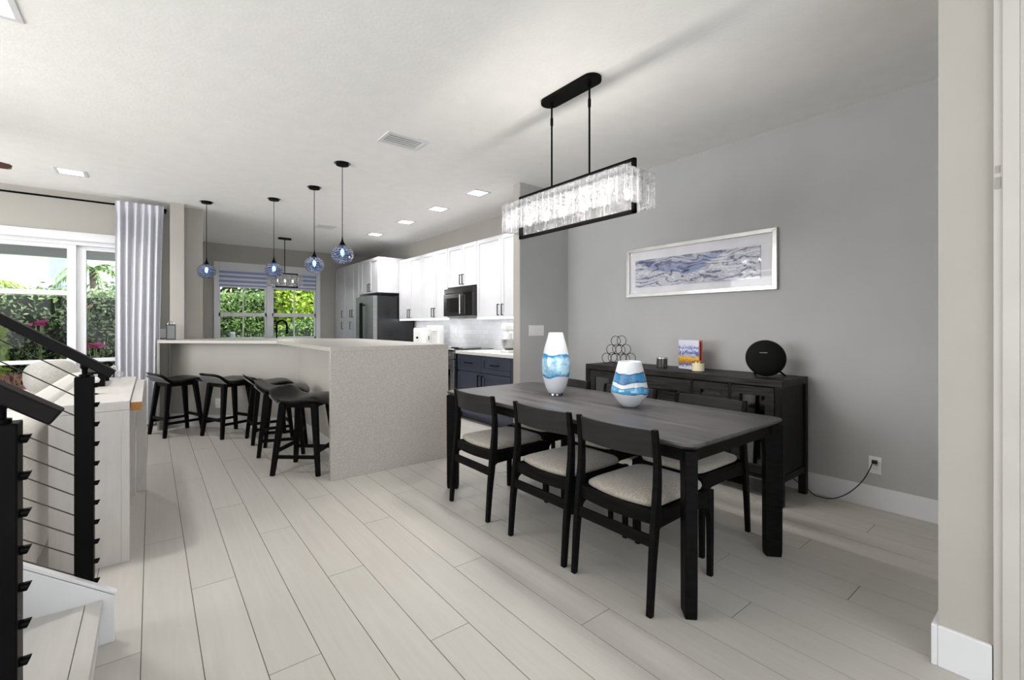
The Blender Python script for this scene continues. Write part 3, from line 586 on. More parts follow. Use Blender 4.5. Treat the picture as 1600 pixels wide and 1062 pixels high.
o = pillow_mb(0.44, 0.44, 0.18).build('throw_pillow', mat('dark_slate_pillow_fabric', (70, 72, 84), 0.9, rgb2=(84, 86, 98), scale=(60, 60, 60)), smooth='all', loc=(-1.30, 6.12, 0.79), rot=(math.radians(66), 0, math.radians(-12)))
tag(o, 'dark slate throw pillow at the left edge behind the near handrail', 'cushion', 'throw pillows on the sofa')

# ------------------------------------------------------------------ curtain and rod
t = thing('curtain_rod', 'black curtain rod above the patio doors', 'curtain rod', (-0.3, 7.36, 2.735))
MB().tube([(-2.5, 0, 0), (0.46, 0, 0)], 0.011, 10).build('rod', 'blackmetal', parent=t, smooth=True)
bx(0.43, 0.455, 0.0, 0.11, -0.02, 0.02).build('bracket', 'blackmetal', parent=t, bevel=0.002)
bx(-2.46, -2.435, 0.0, 0.11, -0.02, 0.02).build('bracket', 'blackmetal', parent=t, bevel=0.002)
mb = MB(); nu = 120; rows = [(2.775, 1.0), (2.70, 1.0), (2.60, 0.99), (2.0, 0.955), (1.2, 0.92), (0.6, 0.90), (0.03, 0.89)]
rings = []
for z, k in rows:
    fr = []; bk = []
    for i in range(nu + 1):
        u = i / nu; x = -0.345 + 0.475 * u * k + 0.004 * math.sin(9 * u + z)
        amp = 0.028 if z < 2.69 else 0.014
        y = 7.318 + amp * math.sin(u * 2 * PI * 6.5 + 0.25 * math.sin(z * 1.3)) + 0.008 * math.sin(u * 31 + z)
        fr.append((x, y, z)); bk.append((x, y + 0.004, z))
    rings.append(fr + bk[::-1])
mb.loft(rings)
o = mb.build('curtain', 'curtain', smooth=True); tag(o, 'long white curtain hanging in folds at the right side of the patio doors', 'curtain')

# ------------------------------------------------------------------ bar counter
ZT = 1.085
W = [(0.20, 7.235), (1.39, 5.90), (1.39, 3.86), (1.55, 3.86), (1.55, 5.965), (0.36, 7.30)]   # knee wall plan
struct(MB().prism([(0.205, 7.24), (1.39, 5.915), (1.39, 3.861), (1.53, 3.861), (1.53, 5.965), (0.37, 7.27)], 'z', 0, ZT - 0.036), 'wall_bar', 'greige')
mb = MB(); mb.prism([(0.192, 7.228), (1.376, 5.909), (1.376, 3.861), (1.389, 3.861), (1.389, 5.914), (0.203, 7.238)], 'z', 0, 0.15); struct(mb, 'baseboard_bar', 'trim')
t = thing('bar_counter', 'beige speckled quartz bar counter with waterfall end panel, angled at its middle', 'counter', (1.7, 4.9, 0))
def rel(p): return [(x - 1.7, y - 4.9) for x, y in p]
MB().prism(rel([(1.142, 3.82), (2.236, 3.82), (2.236, 6.1), (1.09, 7.48), (0.56, 7.495), (0.35, 7.495), (0.345, 7.29), (0.06, 7.285), (0.06, 6.94), (1.142, 5.86)]), 'z', ZT - 0.035, ZT).build('countertop', 'quartz', parent=t, bevel=0.002)
bx(1.142 - 1.7, 2.236 - 1.7, 3.82 - 4.9, 3.858 - 4.9, 0, ZT - 0.0351).build('waterfall_panel', 'quartz', parent=t, bevel=0.002)
bx(0.058 - 1.7, 0.082 - 1.7, 6.945 - 4.9, 7.28 - 4.9, 0, ZT - 0.0351).build('end_panel', 'quartz', parent=t, bevel=0.002)
t = thing('bar_cabinet', 'white base cabinets on the kitchen side of the bar counter', 'cabinet', (1.9, 4.9, 0))
MB().prism([(-0.36, -1.03), (0.30, -1.03), (0.30, 1.15), (-0.36, 1.15)], 'z', 0.1, ZT - 0.036).build('body', 'cabinet', parent=t, bevel=0.002)
bx(-0.34, 0.24, -1.01, 1.1, 0, 0.1).build('plinth', 'cabinet', parent=t)

def outlet(name, label, loc, rz, sockets=True, w=0.072, h=0.118, cat='outlet', rows=None):
    """wall plate, local -Y faces the room"""
    t = thing(name, label, cat, loc, rz)
    bx(-w / 2, w / 2, -0.006, 0, -h / 2, h / 2).build('cover_plate', 'whiteplastic', parent=t, bevel=0.002)
    if sockets:
        for z in (-0.024, 0.024):
            s = MB().prism(rrect(-0.017, 0.017, z - 0.014, z + 0.014, 0.008), 'y', -0.009, -0.006).build('socket', 'whiteplastic', parent=t)
            mb = MB(); mb.box(-0.008, -0.006, -0.0095, -0.009, z - 0.004, z + 0.006); mb.box(0.006, 0.008, -0.0095, -0.009, z - 0.004, z + 0.006); mb.build('slot', 'slot', parent=s)
    return t
o1 = outlet('wall_outlet', 'white wall outlet with black plug in the grey wall right of the sideboard', (3.94, 0.93, 0.297), PI / 2 * 3 + PI)
o1.rotation_euler = (0, 0, -PI / 2)
outlet('wall_outlet', 'white wall outlet low on the bar wall behind the stools', (0.6545, 6.7225, 0.30), math.radians(-48.3))
sw = thing('light_switch', 'white four-gang light switch plate on the grey partition left of the tall vase', 'light switch', (3.43, 3.905, 1.205))
bx(-0.112, 0.112, -0.006, 0, -0.06, 0.06).build('cover_plate', 'whiteplastic', parent=sw, bevel=0.002)
for k in range(4): bx(-0.092 + k * 0.048, -0.092 + k * 0.048 + 0.034, -0.010, -0.006, -0.034, 0.034).build('switch_rocker', 'whiteplastic', parent=sw, bevel=0.002)
outlet('wall_switch_plate', 'white wall plate beside the curtain above the left end of the bar', (0.095, 7.47, 1.16), 0, sockets=False, w=0.115, h=0.118, cat='wall plate')

# ------------------------------------------------------------------ bar stools
def make_stool():
    t = thing('bar_stool', '', 'bar stool', (0, 0, 0), 0, 'black bar stools at the quartz counter')
    fs, ts = 0.195, 0.135
    legs = {}
    for sx in (-1, 1):
        for sy in (-1, 1):
            MB().beam((sx * fs, sy * fs, 0.0), (sx * ts, sy * ts, 0.60), 0.034, 0.034, 0.060, 0.048, side=(0, 1, 0)).build('leg', 'blackwood', parent=t, bevel=0.005)
    def at(z): return fs + (ts - fs) * z / 0.60
    for sx, z in ((-1, 0.20), (1, 0.20)):
        a = at(z); MB().beam((sx * a, -a, z), (sx * a, a, z), 0.018, 0.034, side=(1, 0, 0)).build('stretcher', 'blackwood', parent=t, bevel=0.003)
    for sy, z in ((-1, 0.155), (1, 0.155)):
        a = at(z); MB().beam((-a, sy * a, z), (a, sy * a, z), 0.018, 0.030, side=(0, 1, 0)).build('stretcher', 'blackwood', parent=t, bevel=0.003)
    mb = MB(); mb.box(-0.15, 0.15, -0.15, 0.15, 0.565, 0.612); mb.build('seat_frame', 'blackwood', parent=t, bevel=0.004)
    # saddle seat: profile along x (back lip rises), crowned across y
    prof = [(-0.240, 0.722), (-0.222, 0.712), (-0.185, 0.680), (-0.145, 0.650), (-0.09, 0.638), (-0.02, 0.640), (0.06, 0.652), (0.13, 0.657), (0.19, 0.648), (0.235, 0.612)]
    n = 22; rings = []; rb = []
    NP = 36
    def zp(x):
        for (a, za), (b, zb) in zip(prof, prof[1:]):
            if x <= b: return za + (zb - za) * (x - a) / (b - a)
        return prof[-1][1]
    xs = [prof[0][0] + (prof[-1][0] - prof[0][0]) * i / NP for i in range(NP + 1)]
    zs = [zp(x) for x in xs]
    for _ in range(3): zs = [zs[0]] + [(zs[i - 1] + 2 * zs[i] + zs[i + 1]) / 4 for i in range(1, NP)] + [zs[-1]]
    for i, (x, z) in enumerate(zip(xs, zs)):
        u = i / NP
        e = min(1.0, math.sqrt(max(0.0, 1 - (max(0, 0.10 - u) / 0.10) ** 2)) + 0.0); e2 = math.sqrt(max(0.0, 1 - (max(0, u - 0.85) / 0.15) ** 2))
        hw = 0.222 * (0.62 + 0.38 * e) * (0.45 + 0.55 * e2)
        top = []; bot = []
        for j in range(n + 1):
            v = -1 + 2 * j / n; y = v * hw
            edge = (1 - abs(v) ** 6)
            lift = 0.012 * v * v * (1 - u) + 0.012 * (1 - v * v) * u
            th = 0.026 + 0.022 * min(1.0, u / 0.3) * (1 if u < 0.9 else 0.6)
            top.append((x, y, z + lift - 0.010 * (1 - edge))); bot.append((x, y, z + lift - th * (0.35 + 0.65 * edge)))
        rings.append(top + bot[::-1])
    MB().loft(rings).build('seat', 'leather', parent=t, smooth='all')
    wv = MB(); R = []
    for i in range(0, 8):
        x, z = xs[i], zs[i]; u = i / NP; e = math.sqrt(max(0.0, 1 - (max(0, 0.10 - u) / 0.10) ** 2)); hw = 0.222 * (0.62 + 0.38 * e) - 0.012
        th = 0.026 + 0.022 * min(1.0, u / 0.3)
        R.append([(x - 0.002, -hw, z - th - 0.002), (x - 0.002, hw, z - th - 0.002), (x - 0.005, hw, z - th - 0.006), (x - 0.005, -hw, z - th - 0.006)])
    wv.loft(R).build('seat_back_cover', 'weave', parent=t)
    return t
st = make_stool()
spots = [(0.235, 6.665, 20, 'black leather bar stool at the far left end of the counter, beside the curtain'),
         (0.715, 6.215, 24, 'second black leather bar stool from the left, in front of the low wall outlet'),
         (1.035, 5.665, 0, 'black leather bar stool mostly hidden behind two others at the counter bend'),
         (1.050, 5.045, -18, 'black leather bar stool between the nearest stool and the half-hidden one'),
         (1.075, 4.29, -40, 'nearest black leather bar stool, beside the waterfall end panel')]
for i, (x, y, a, lab) in enumerate(spots):
    if i == 0: st.location = (x, y, 0); st.rotation_euler = (0, 0, math.radians(a)); st['label'] = lab
    else: dup(st, (x, y, 0), math.radians(a), lab)

# ------------------------------------------------------------------ dining table and chairs
TX0, TX1, TY0, TY1, TZ = 1.80, 2.735, 1.045, 3.13, 0.755
t = thing('dining_table', 'long charcoal oak dining table with angled blade legs, carrying two vases', 'dining table', ((TX0 + TX1) / 2, (TY0 + TY1) / 2, 0))
hx, hy = (TX1 - TX0) / 2, (TY1 - TY0) / 2
mb = MB()
mb.loft([[(x, y, z) for x, y in rrect(-hx + i, hx - i, -hy + i, hy - i, 0.05)] for i, z in ((0.022, TZ - 0.030), (0.0, TZ - 0.012), (0.0, TZ - 0.002), (0.002, TZ))])
mb.build('tabletop', 'tabletop', parent=t)
mb = MB(); ins = 0.035
mb.box(-hx + ins, hx - ins, -hy + ins, -hy + ins + 0.022, TZ - 0.088, TZ - 0.0305); mb.box(-hx + ins, hx - ins, hy - ins - 0.022, hy - ins, TZ - 0.088, TZ - 0.0305)
mb.box(-hx + ins, -hx + ins + 0.022, -hy + ins + 0.022, hy - ins - 0.022, TZ - 0.088, TZ - 0.0305); mb.box(hx - ins - 0.022, hx - ins, -hy + ins + 0.022, hy - ins - 0.022, TZ - 0.088, TZ - 0.0305)
mb.build('apron', 'blackwood', parent=t, bevel=0.002)
for sx in (-1, 1):
    for sy in (-1, 1):
        cx, cy = sx * (hx - 0.006), sy * (hy - 0.006)          # outer corner
        d = Vector((-sx, -sy)).normalized(); p = Vector((-d.y, d.x))
        def plan(a, b, hwid): return [Vector((cx, cy)) + d * a + p * -hwid, Vector((cx, cy)) + d * b + p * -hwid, Vector((cx, cy)) + d * b + p * hwid, Vector((cx, cy)) + d * a + p * hwid]
        mb = MB()
        secs = [(0.0, 0.018, 0.098, 0.026), (0.03, 0.014, 0.102, 0.026), (0.55, 0.012, 0.104, 0.027), (0.64, 0.012, 0.110, 0.027), (0.69, 0.012, 0.13, 0.027), (TZ - 0.031, 0.012, 0.16, 0.027)]
        mb.loft([[(q.x, q.y, z) for q in plan(a, b, hwid)] for z, a, b, hwid in secs])
        mb.build('leg', 'blackwood', parent=t, bevel=0.006)

def make_chair():
    t = thing('dining_chair', '', 'dining chair', (0, 0, 0), 0, 'black dining chairs around the long table')
    YP = 0.226
    for s in (-1, 1):
        secs = [(-0.268, 0.0, 0.026), (-0.252, 0.2, 0.034), (-0.232, 0.38, 0.044), (-0.222, 0.45, 0.046), (-0.213, 0.56, 0.038), (-0.212, 0.66, 0.032), (-0.222, 0.74, 0.027), (-0.232, 0.806, 0.023)]
        mb = MB(); mb.loft([[(x - d / 2, s * YP - 0.0135, z), (x + d / 2, s * YP - 0.0135, z), (x + d / 2, s * YP + 0.0135, z), (x - d / 2, s * YP + 0.0135, z)] for x, z, d in secs])
        mb.build('rear_leg', 'blackwood', parent=t, bevel=0.004)
        yl = s * 0.218
        MB().prism([(0.238, 0), (0.264, 0), (0.268, 0.2), (0.268, 0.436), (0.214, 0.442), (0.214, 0.36), (0.222, 0.335), (0.232, 0.29), (0.236, 0.2)], 'y', yl - 0.0135, yl + 0.0135).build('front_leg', 'blackwood', parent=t, bevel=0.004)
        MB().prism([(-0.228, 0.33), (-0.214, 0.352), (-0.19, 0.365), (0.0, 0.372), (0.17, 0.368), (0.20, 0.355), (0.216, 0.33), (0.2165, 0.441), (0.0, 0.437), (-0.2, 0.434), (-0.225, 0.44)], 'y', yl - 0.012, yl + 0.012).build('side_rail', 'blackwood', parent=t, bevel=0.003)
    # curved rear rail, front rail, rear stretcher
    R = []
    for i in range(13):
        y = -0.214 + 0.428 * i / 12; k = 1 - (y / 0.214) ** 2; x = -0.222 - 0.026 * k
        R.append([(x - 0.010, y, 0.385), (x + 0.014, y, 0.385), (x + 0.014, y, 0.446), (x - 0.010, y, 0.446)])
    MB().loft(R).build('rear_rail', 'blackwood', parent=t, bevel=0.002)
    bx(0.222, 0.248, -0.205, 0.205, 0.385, 0.436).build('front_rail', 'blackwood', parent=t, bevel=0.003)
    MB().beam((-0.243, -0.213, 0.315), (-0.243, 0.213, 0.315), 0.016, 0.052, side=(1, 0, 0)).build('stretcher', 'blackwood', parent=t, bevel=0.003)
    # curved backrest slat
    R = []
    for i in range(17):
        y = -0.213 + 0.426 * i / 16; k = 1 - (y / 0.213) ** 2; b = 0.030 * k
        R.append([(-0.214 - b - 0.008, y, 0.678), (-0.214 - b + 0.008, y, 0.678), (-0.221 - b + 0.008, y, 0.74), (-0.230 - b + 0.007, y, 0.800), (-0.230 - b - 0.007, y, 0.800), (-0.221 - b - 0.008, y, 0.74)])
    MB().loft(R).build('backrest', mat('charcoal_back_slat', (38, 37, 36), 0.55, rgb2=(46, 45, 44), scale=(30, 3, 60)) if 'slat' not in M else M['slat'], parent=t, smooth=True)
    # seat cushion
    out = []
    for i in range(15):
        y = -0.196 + 0.392 * i / 14; out.append((-0.196 - 0.034 * (1 - (y / 0.196) ** 2), y))
    out += [(-0.14, 0.2045), (-0.06, 0.205), (0.06, 0.205), (0.14, 0.204)]
    for i in range(7):
        a = math.radians(90 - 15 * i); out.append((0.185 + 0.07 * math.cos(a), 0.132 + 0.07 * math.sin(a)))
    out += [(0.258, 0.06), (0.259, 0), (0.258, -0.06)]
    for i in range(7):
        a = math.radians(-15 * i); out.append((0.185 + 0.07 * math.cos(a), -0.132 + 0.07 * math.sin(a)))
    out += [(0.14, -0.204), (0.06, -0.205), (-0.06, -0.205), (-0.14, -0.2045)]
    cx = 0.02
    MB().loft([[(cx + (x - cx) * 0.965, y * 0.965, z) for x, y in out] for z in (0.405, 0.4382)]).build('seat_pan', 'blackwood', parent=t)
    MB().loft([[(cx + (x - cx) * k, y * k, z) for x, y in out] for k, z in ((0.93, 0.4385), (0.985, 0.445), (1.0, 0.456), (0.985, 0.468), (0.94, 0.477), (0.82, 0.485), (0.6, 0.491), (0.3, 0.494), (0.05, 0.495))]).build('seat_cushion', 'boucle', parent=t, smooth='all')
    return t
M['slat'] = mat('charcoal_back_slat', (28, 27, 26), 0.5, rgb2=(36, 35, 34), scale=(30, 3, 60), spec=0.25)
ch = make_chair()
CH = [(1.968, 1.415, 0, 'nearest black dining chair on the left side, in front of the near table leg'),
      (1.968, 1.942, 0, 'middle black dining chair of the three on the near left side of the table'),
      (1.968, 2.633, 0, 'farthest black dining chair on the left side, beside the waterfall counter panel'),
      (2.608, 1.535, 180, 'black dining chair on the sideboard side, nearest the camera, seen beside the table leg'),
      (2.608, 2.165, 180, 'black dining chair on the sideboard side, its top rail right of the small vase'),
      (2.608, 2.80, 180, 'black dining chair on the sideboard side, its top rail right of the tall vase')]
for i, (x, y, a, lab) in enumerate(CH):
    if i == 0: ch.location = (x, y, 0); ch['label'] = lab
    else: dup(ch, (x, y, 0), math.radians(a), lab)

# vases
t = thing('glass_vase', 'tall white glass vase with a pale blue cloud, on the dining table', 'vase', (2.335, 2.44, TZ), 0)
MB().lathe([(0.050, 0.0), (0.052, 0.002), (0.050, 0.012)], n=40).build('clear_foot', 'clearfoot', parent=t, smooth=True)
o = MB().lathe([(0.046, 0.012), (0.060, 0.022), (0.078, 0.065), (0.093, 0.115), (0.102, 0.165), (0.1045, 0.21), (0.101, 0.26), (0.091, 0.315), (0.077, 0.37), (0.062, 0.42), (0.0535, 0.452), (0.0515, 0.456), (0.0485, 0.452), (0.056, 0.42), (0.085, 0.3), (0.09, 0.15), (0.04, 0.03)], n=56).build('body', 'vase_tall', parent=t, smooth='all')
t = thing('glass_vase', 'short tapered white glass vase with two deep blue bands, on the dining table', 'vase', (2.375, 1.81, TZ), 0)
MB().lathe([(0.046, 0.0), (0.054, 0.003), (0.074, 0.025), (0.098, 0.058), (0.114, 0.082), (0.118, 0.096), (0.1145, 0.112), (0.104, 0.155), (0.092, 0.205), (0.080, 0.25), (0.0715, 0.280), (0.069, 0.2835), (0.066, 0.28), (0.085, 0.2), (0.105, 0.1), (0.05, 0.02)], n=56).build('body', 'vase_small', parent=t, smooth='all')

# ------------------------------------------------------------------ sideboard and what stands on it
SX0, SX1, SY0, SY1, SZ = 3.42, 3.885, 1.325, 3.145, 0.88
t = thing('sideboard', 'black rough-sawn wood sideboard with glass doors and centre drawers along the grey wall', 'sideboard', ((SX0 + SX1) / 2, (SY0 + SY1) / 2, 0))
ox, oy = (SX0 + SX1) / 2, (SY0 + SY1) / 2
def S(x0, x1, y0, y1, z0, z1): return bx(x0 - ox, x1 - ox, y0 - oy, y1 - oy, z0, z1)
S(SX0, SX1, SY0, SY1, SZ - 0.05, SZ).build('top', 'sidewood', parent=t, bevel=0.003)
for y0, y1 in ((SY0, SY0 + 0.05), (SY1 - 0.05, SY1)):
    for x0, x1 in ((SX0, SX0 + 0.05), (SX1 - 0.05, SX1)):
        S(x0, x1, y0, y1, 0, SZ - 0.0505).build('leg', 'sidewoodv', parent=t, bevel=0.003)
for y0, y1 in ((SY0 + 0.012, SY0 + 0.03), (SY1 - 0.03, SY1 - 0.012)):
    S(SX0 + 0.051, SX1 - 0.051, y0, y1, 0.215, SZ - 0.0505).build('side_panel', 'sidewoodv', parent=t)
    S(SX0 + 0.051, SX1 - 0.051, y0 - 0.008, y1 + 0.008, 0.165, 0.214).build('side_rail', 'sidewoodv', parent=t, bevel=0.002)
S(SX1 - 0.05, SX1 - 0.035, SY0 + 0.051, SY1 - 0.051, 0.165, SZ - 0.0505).build('back_panel', 'sidewoodv', parent=t)
S(SX0 + 0.02, SX1 - 0.051, SY0 + 0.051, SY1 - 0.051, 0.165, 0.19).build('bottom_panel', 'sidewoodv', parent=t)
S(SX0 + 0.03, SX1 - 0.06, SY0 + 0.051, SY1 - 0.051, 0.50, 0.515).build('shelf', 'sidewoodv', parent=t)
for y in (1.693, 2.0, 2.47, 2.777): S(SX0 + 0.004, SX1 - 0.06, y - 0.008, y + 0.008, 0.191, SZ - 0.0505).build('divider', 'sidewoodv', parent=t)
for k, (y0, y1) in enumerate(((1.380, 1.682), (1.704, 1.989), (2.481, 2.766), (2.788, 3.09))):
    f = 0.062; x0, x1 = SX0 + 0.004, SX0 + 0.026; z0, z1 = 0.20, 0.822
    # mitred picture-frame door
    mb = MB()
    def q(a, b, c, d2):
        mb.loft([[(x0 - ox, p[0] - oy, p[1]) for p in (a, b, c, d2)], [(x1 - ox, p[0] - oy, p[1]) for p in (a, b, c, d2)]])
    q((y0, z0), (y1, z0), (y1 - f, z0 + f), (y0 + f, z0 + f)); q((y1, z0), (y1, z1), (y1 - f, z1 - f), (y1 - f, z0 + f))
    q((y1, z1), (y0, z1), (y0 + f, z1 - f), (y1 - f, z1 - f)); q((y0, z1), (y0, z0), (y0 + f, z0 + f), (y0 + f, z1 - f))
    d = mb.build('door', 'sidewood', parent=t, bevel=0.002)
    S(x0 + 0.010, x0 + 0.014, y0 + f, y1 - f, z0 + f, z1 - f).build('glass_panel', 'cabglass', parent=d)
    hy2 = (y1 - 0.03) if k % 2 == 0 else (y0 + 0.03)
    S(x0 - 0.022, x0 - 0.014, hy2 - 0.005, hy2 + 0.005, 0.50, 0.62).build('handle', 'blackmetal', parent=d, bevel=0.002)
for z0, z1 in ((0.62, 0.822), (0.412, 0.612), (0.20, 0.404)):
    d = S(SX0 + 0.004, SX0 + 0.026, 2.012, 2.458, z0, z1).build('drawer', 'sidewood', parent=t, bevel=0.003)
    zc = (z0 + z1) / 2; mb = MB(); mb.tube([(SX0 - 0.028 - ox, 2.12 - oy, zc), (SX0 - 0.028 - ox, 2.35 - oy, zc)], 0.006, 8)
    for y in (2.14, 2.33): mb.tube([(SX0 - 0.028 - ox, y - oy, zc), (SX0 + 0.005 - ox, y - oy, zc)], 0.005, 8)
    mb.build('handle', 'blackmetal', parent=d, smooth=True)

t = thing('wine_rack', 'black wire wine rack of stacked rings at the left end of the sideboard', 'wine rack', (3.70, 2.955, SZ))
R0 = 0.049; u = Vector((0.25, -0.968, 0)); v = Vector((0.968, 0.25, 0)) * 0.14
for s in (0, 1):
    mb = MB(); o0 = v * (s - 0.5)
    for row, n in enumerate((3, 2, 1)):
        for k in range(n):
            c = o0 + u * ((k - (n - 1) / 2) * 0.099) + Vector((0, 0, 0.055 + row * 0.087))
            mb.tube([c + u * R0 * math.cos(a) + Vector((0, 0, R0 * math.sin(a))) for a in [2 * PI * i / 28 for i in range(28)]], 0.0028, 6, closed=True)
    mb.build('ring_frame', 'blackmetal', parent=t, smooth=True)
mb = MB()
for row, n in enumerate((3, 2, 1)):
    for k in range(n):
        c = u * ((k - (n - 1) / 2) * 0.099) + Vector((0, 0, 0.006 + row * 0.087)); mb.tube([c - v * 0.5, c + v * 0.5], 0.0025, 6)
mb.build('cross_bars', 'blackmetal', parent=t, smooth=True)

t = thing('candle_jar', 'dark smoked-glass candle jar on the sideboard, left of the picture book', 'candle', (3.66, 2.43, SZ))
MB().lathe([(0.044, 0), (0.048, 0.004), (0.048, 0.082), (0.046, 0.084)], n=32).build('jar', 'jar', parent=t, smooth=True)
MB().lathe([(0.049, 0.082), (0.049, 0.094), (0.046, 0.096), (0.01, 0.096)], n=32).build('lid', 'silver', parent=t, smooth=True)
t = thing('candle_jar', 'pale yellow candle in glass with a copper rim, in front of the picture book', 'candle', (3.60, 2.045, SZ))
MB().lathe([(0.044, 0), (0.050, 0.005), (0.050, 0.070)], n=32).build('jar', 'cream', parent=t, smooth=True)
MB().lathe([(0.0505, 0.070), (0.0505, 0.084), (0.047, 0.084), (0.047, 0.070)], n=32).build('rim', 'gold', parent=t, smooth=True)
# picture book: stands facing the room with its red spine on the right
t = thing('picture_book', 'picture book with painted mountain cover and red spine, standing on the sideboard', 'book', (3.712, 2.20, SZ), math.radians(-104))
bx(-0.115, 0.115, -0.0005, 0.003, 0, 0.255).build('front_cover', 'cover', parent=t)
bx(-0.112, 0.112, 0.0035, 0.036, 0.003, 0.252).build('pages', 'matboard', parent=t)
bx(0.112, 0.120, 0.0031, 0.040, 0, 0.255).build('spine', 'orangespine', parent=t)
bx(0.1201, 0.1212, 0.006, 0.026, 0.045, 0.24).build('spine_panel', 'redspine', parent=t)
bx(-0.115, 0.112, 0.0365, 0.040, 0, 0.255).build('back_cover', 'orangespine', parent=t)
def text(name, body, size, loc, rot, m, parent):
    c = bpy.data.curves.new(name, 'FONT'); c.body = body; c.size = size; c.extrude = 0.0006; c.align_x = 'CENTER'; tmp = bpy.data.objects.new(name, c); C.objects.link(tmp)
    me = bpy.data.meshes.new_from_object(tmp.evaluated_get(bpy.context.evaluated_depsgraph_get())); bpy.data.objects.remove(tmp); me.materials.clear(); me.materials.append(M[m])
    o = bpy.data.objects.new(name, me); C.objects.link(o); o.location = loc; o.rotation_euler = rot; o.parent = parent; return o
text('cover_title', 'Colorado', 0.044, (0.0, -0.002, 0.115), (PI / 2, 0, 0), 'matboard', t)
# disc speaker
t = thing('disc_speaker', 'round black fabric speaker on a tilted foot at the right end of the sideboard', 'speaker', (3.64, 1.525, SZ), math.radians(-60))
n = 48; R = 0.137; prof = [(0.0, -0.052), (0.05, -0.050), (0.095, -0.043), (0.125, -0.022), (R, -0.004), (R, 0.006), (0.122, 0.030), (0.07, 0.048), (0.0, 0.052)]
mb = MB(); mb.loft([[(max(r, 0.0005) * math.cos(2 * PI * j / n), y, max(r, 0.0005) * math.sin(2 * PI * j / n)) for j in range(n)] for r, y in prof])
sb = mb.build('body', 'speaker', parent=t, smooth='all', loc=(0, 0.0, 0.138), rot=(math.radians(-12), 0, 0))
text('logo', 'harman/kardon', 0.0085, (-0.02, -0.0535, 0.03), (PI / 2, 0, 0), 'whiteplastic', sb)
MB().beam((-0.06, 0.03, 0.05), (-0.06, 0.10, 0.006), 0.02, 0.014, side=(1, 0, 0)).beam((0.07, 0.02, 0.06), (0.135, 0.05, 0.006), 0.022, 0.014, side=(0, 1, 0)).build('foot', 'blackmetal', parent=t, bevel=0.003)

# framed art
t = thing('framed_art', 'wide silver-framed blue and grey marbled print on the grey wall above the sideboard', 'framed picture', (3.94, 2.285, 1.80))
def A(x0, x1, y0, y1, z0, z1): return bx(x0, x1, y0, y1, z0, z1)
hw, hh, f = 0.733, 0.247, 0.035
mb = MB()
for pts in (((-hw, -hh), (hw, -hh), (hw - f, -hh + f), (-hw + f, -hh + f)), ((hw, -hh), (hw, hh), (hw - f, hh - f), (hw - f, -hh + f)), ((hw, hh), (-hw, hh), (-hw + f, hh - f), (hw - f, hh - f)), ((-hw, hh), (-hw, -hh), (-hw + f, -hh + f), (-hw + f, hh - f))):
    mb.loft([[(-0.038, a, b) for a, b in pts], [(-0.002, a, b) for a, b in pts]])
mb.build('frame', 'silver', parent=t, bevel=0.002)
A(-0.012, -0.006, -hw + f, hw - f, -hh + f, hh - f).build('mat_board', 'matboard', parent=t)
A(-0.020, -0.0125, -0.60, 0.63, -0.150, 0.125).build('marbled_sheet', 'marble', parent=t)
A(-0.030, -0.027, -hw + f, hw - f, -hh + f, hh - f).build('glass', 'artglass', parent=t)

# power cord to the outlet
pts = [(3.925, 0.93, 0.322), (3.895, 0.935, 0.318), (3.885, 0.95, 0.27), (3.882, 0.985, 0.19), (3.88, 1.04, 0.11), (3.875, 1.10, 0.05), (3.86, 1.17, 0.012), (3.86, 1.25, 0.005), (3.875, 1.29, 0.008), (3.903, 1.34, 0.03), (3.905, 1.42, 0.07), (3.905, 1.50, 0.12), (3.905, 1.6, 0.2)]
def smooth_pts(p, k=6):
    out = []
    P = [Vector(q) for q in p]
    for i in range(len(P) - 1):
        p0 = P[max(i - 1, 0)]; p1 = P[i]; p2 = P[i + 1]; p3 = P[min(i + 2, len(P) - 1)]
        for j in range(k):
            t2 = j / k; out.append(0.5 * ((2 * p1) + (p2 - p0) * t2 + (2 * p0 - 5 * p1 + 4 * p2 - p3) * t2 ** 2 + (3 * p1 - p0 - 3 * p2 + p3) * t2 ** 3))
    out.append(P[-1]); return out
t = thing('power_cord', 'thin black power cord curving from the grey wall outlet to behind the sideboard', 'cord', (3.9, 1.2, 0))
mb = MB(); mb.tube([q - Vector((3.9, 1.2, 0)) for q in smooth_pts(pts)], 0.0035, 8); mb.build('cord', 'rubber', parent=t, smooth=True)
bx(3.908 - 3.9, 3.931 - 3.9, 0.915 - 1.2, 0.945 - 1.2, 0.309, 0.334).build('plug', 'rubber', parent=t, bevel=0.004)

# ------------------------------------------------------------------ crystal chandelier over the table
CXc, CYc = 2.20, 2.165
t = thing('chandelier', 'rectangular crystal chandelier in a black frame hanging over the dining table', 'chandelier', (CXc, CYc, H))
def zc(z): return z - H
mb = MB(); mb.prism(rrect(-0.065, 0.065, -0.255, 0.255, 0.064, 8), 'z', zc(H - 0.026), 0); mb.build('canopy', 'blackmetal', parent=t, bevel=0.003)
for y in (-0.175, 0.175):
    mb = MB(); mb.tube([(0, y, zc(H - 0.026)), (0, y, zc(2.235))], 0.0065, 10); mb.lathe([(0.012, 0), (0.012, 0.03)], 0, y, zc(H - 0.056), 12); mb.lathe([(0.010, 0), (0.010, 0.05)], 0, y, zc(2.66), 12); mb.build('rod', 'blackmetal', parent=t, smooth=True)
mb = MB(); fy0, fy1, fz0, fz1 = -0.53, 0.525, zc(1.915), zc(2.235); ft = 0.022
mb.box(-0.013, 0.013, fy0, fy1, fz0, fz0 + ft); mb.box(-0.013, 0.013, fy0, fy1, fz1 - ft * 0.6, fz1); mb.box(-0.013, 0.013, fy0, fy0 + ft, fz0, fz1); mb.box(-0.013, 0.013, fy1 - ft, fy1, fz0, fz1)
mb.build('frame', 'blackmetal', parent=t, bevel=0.002)
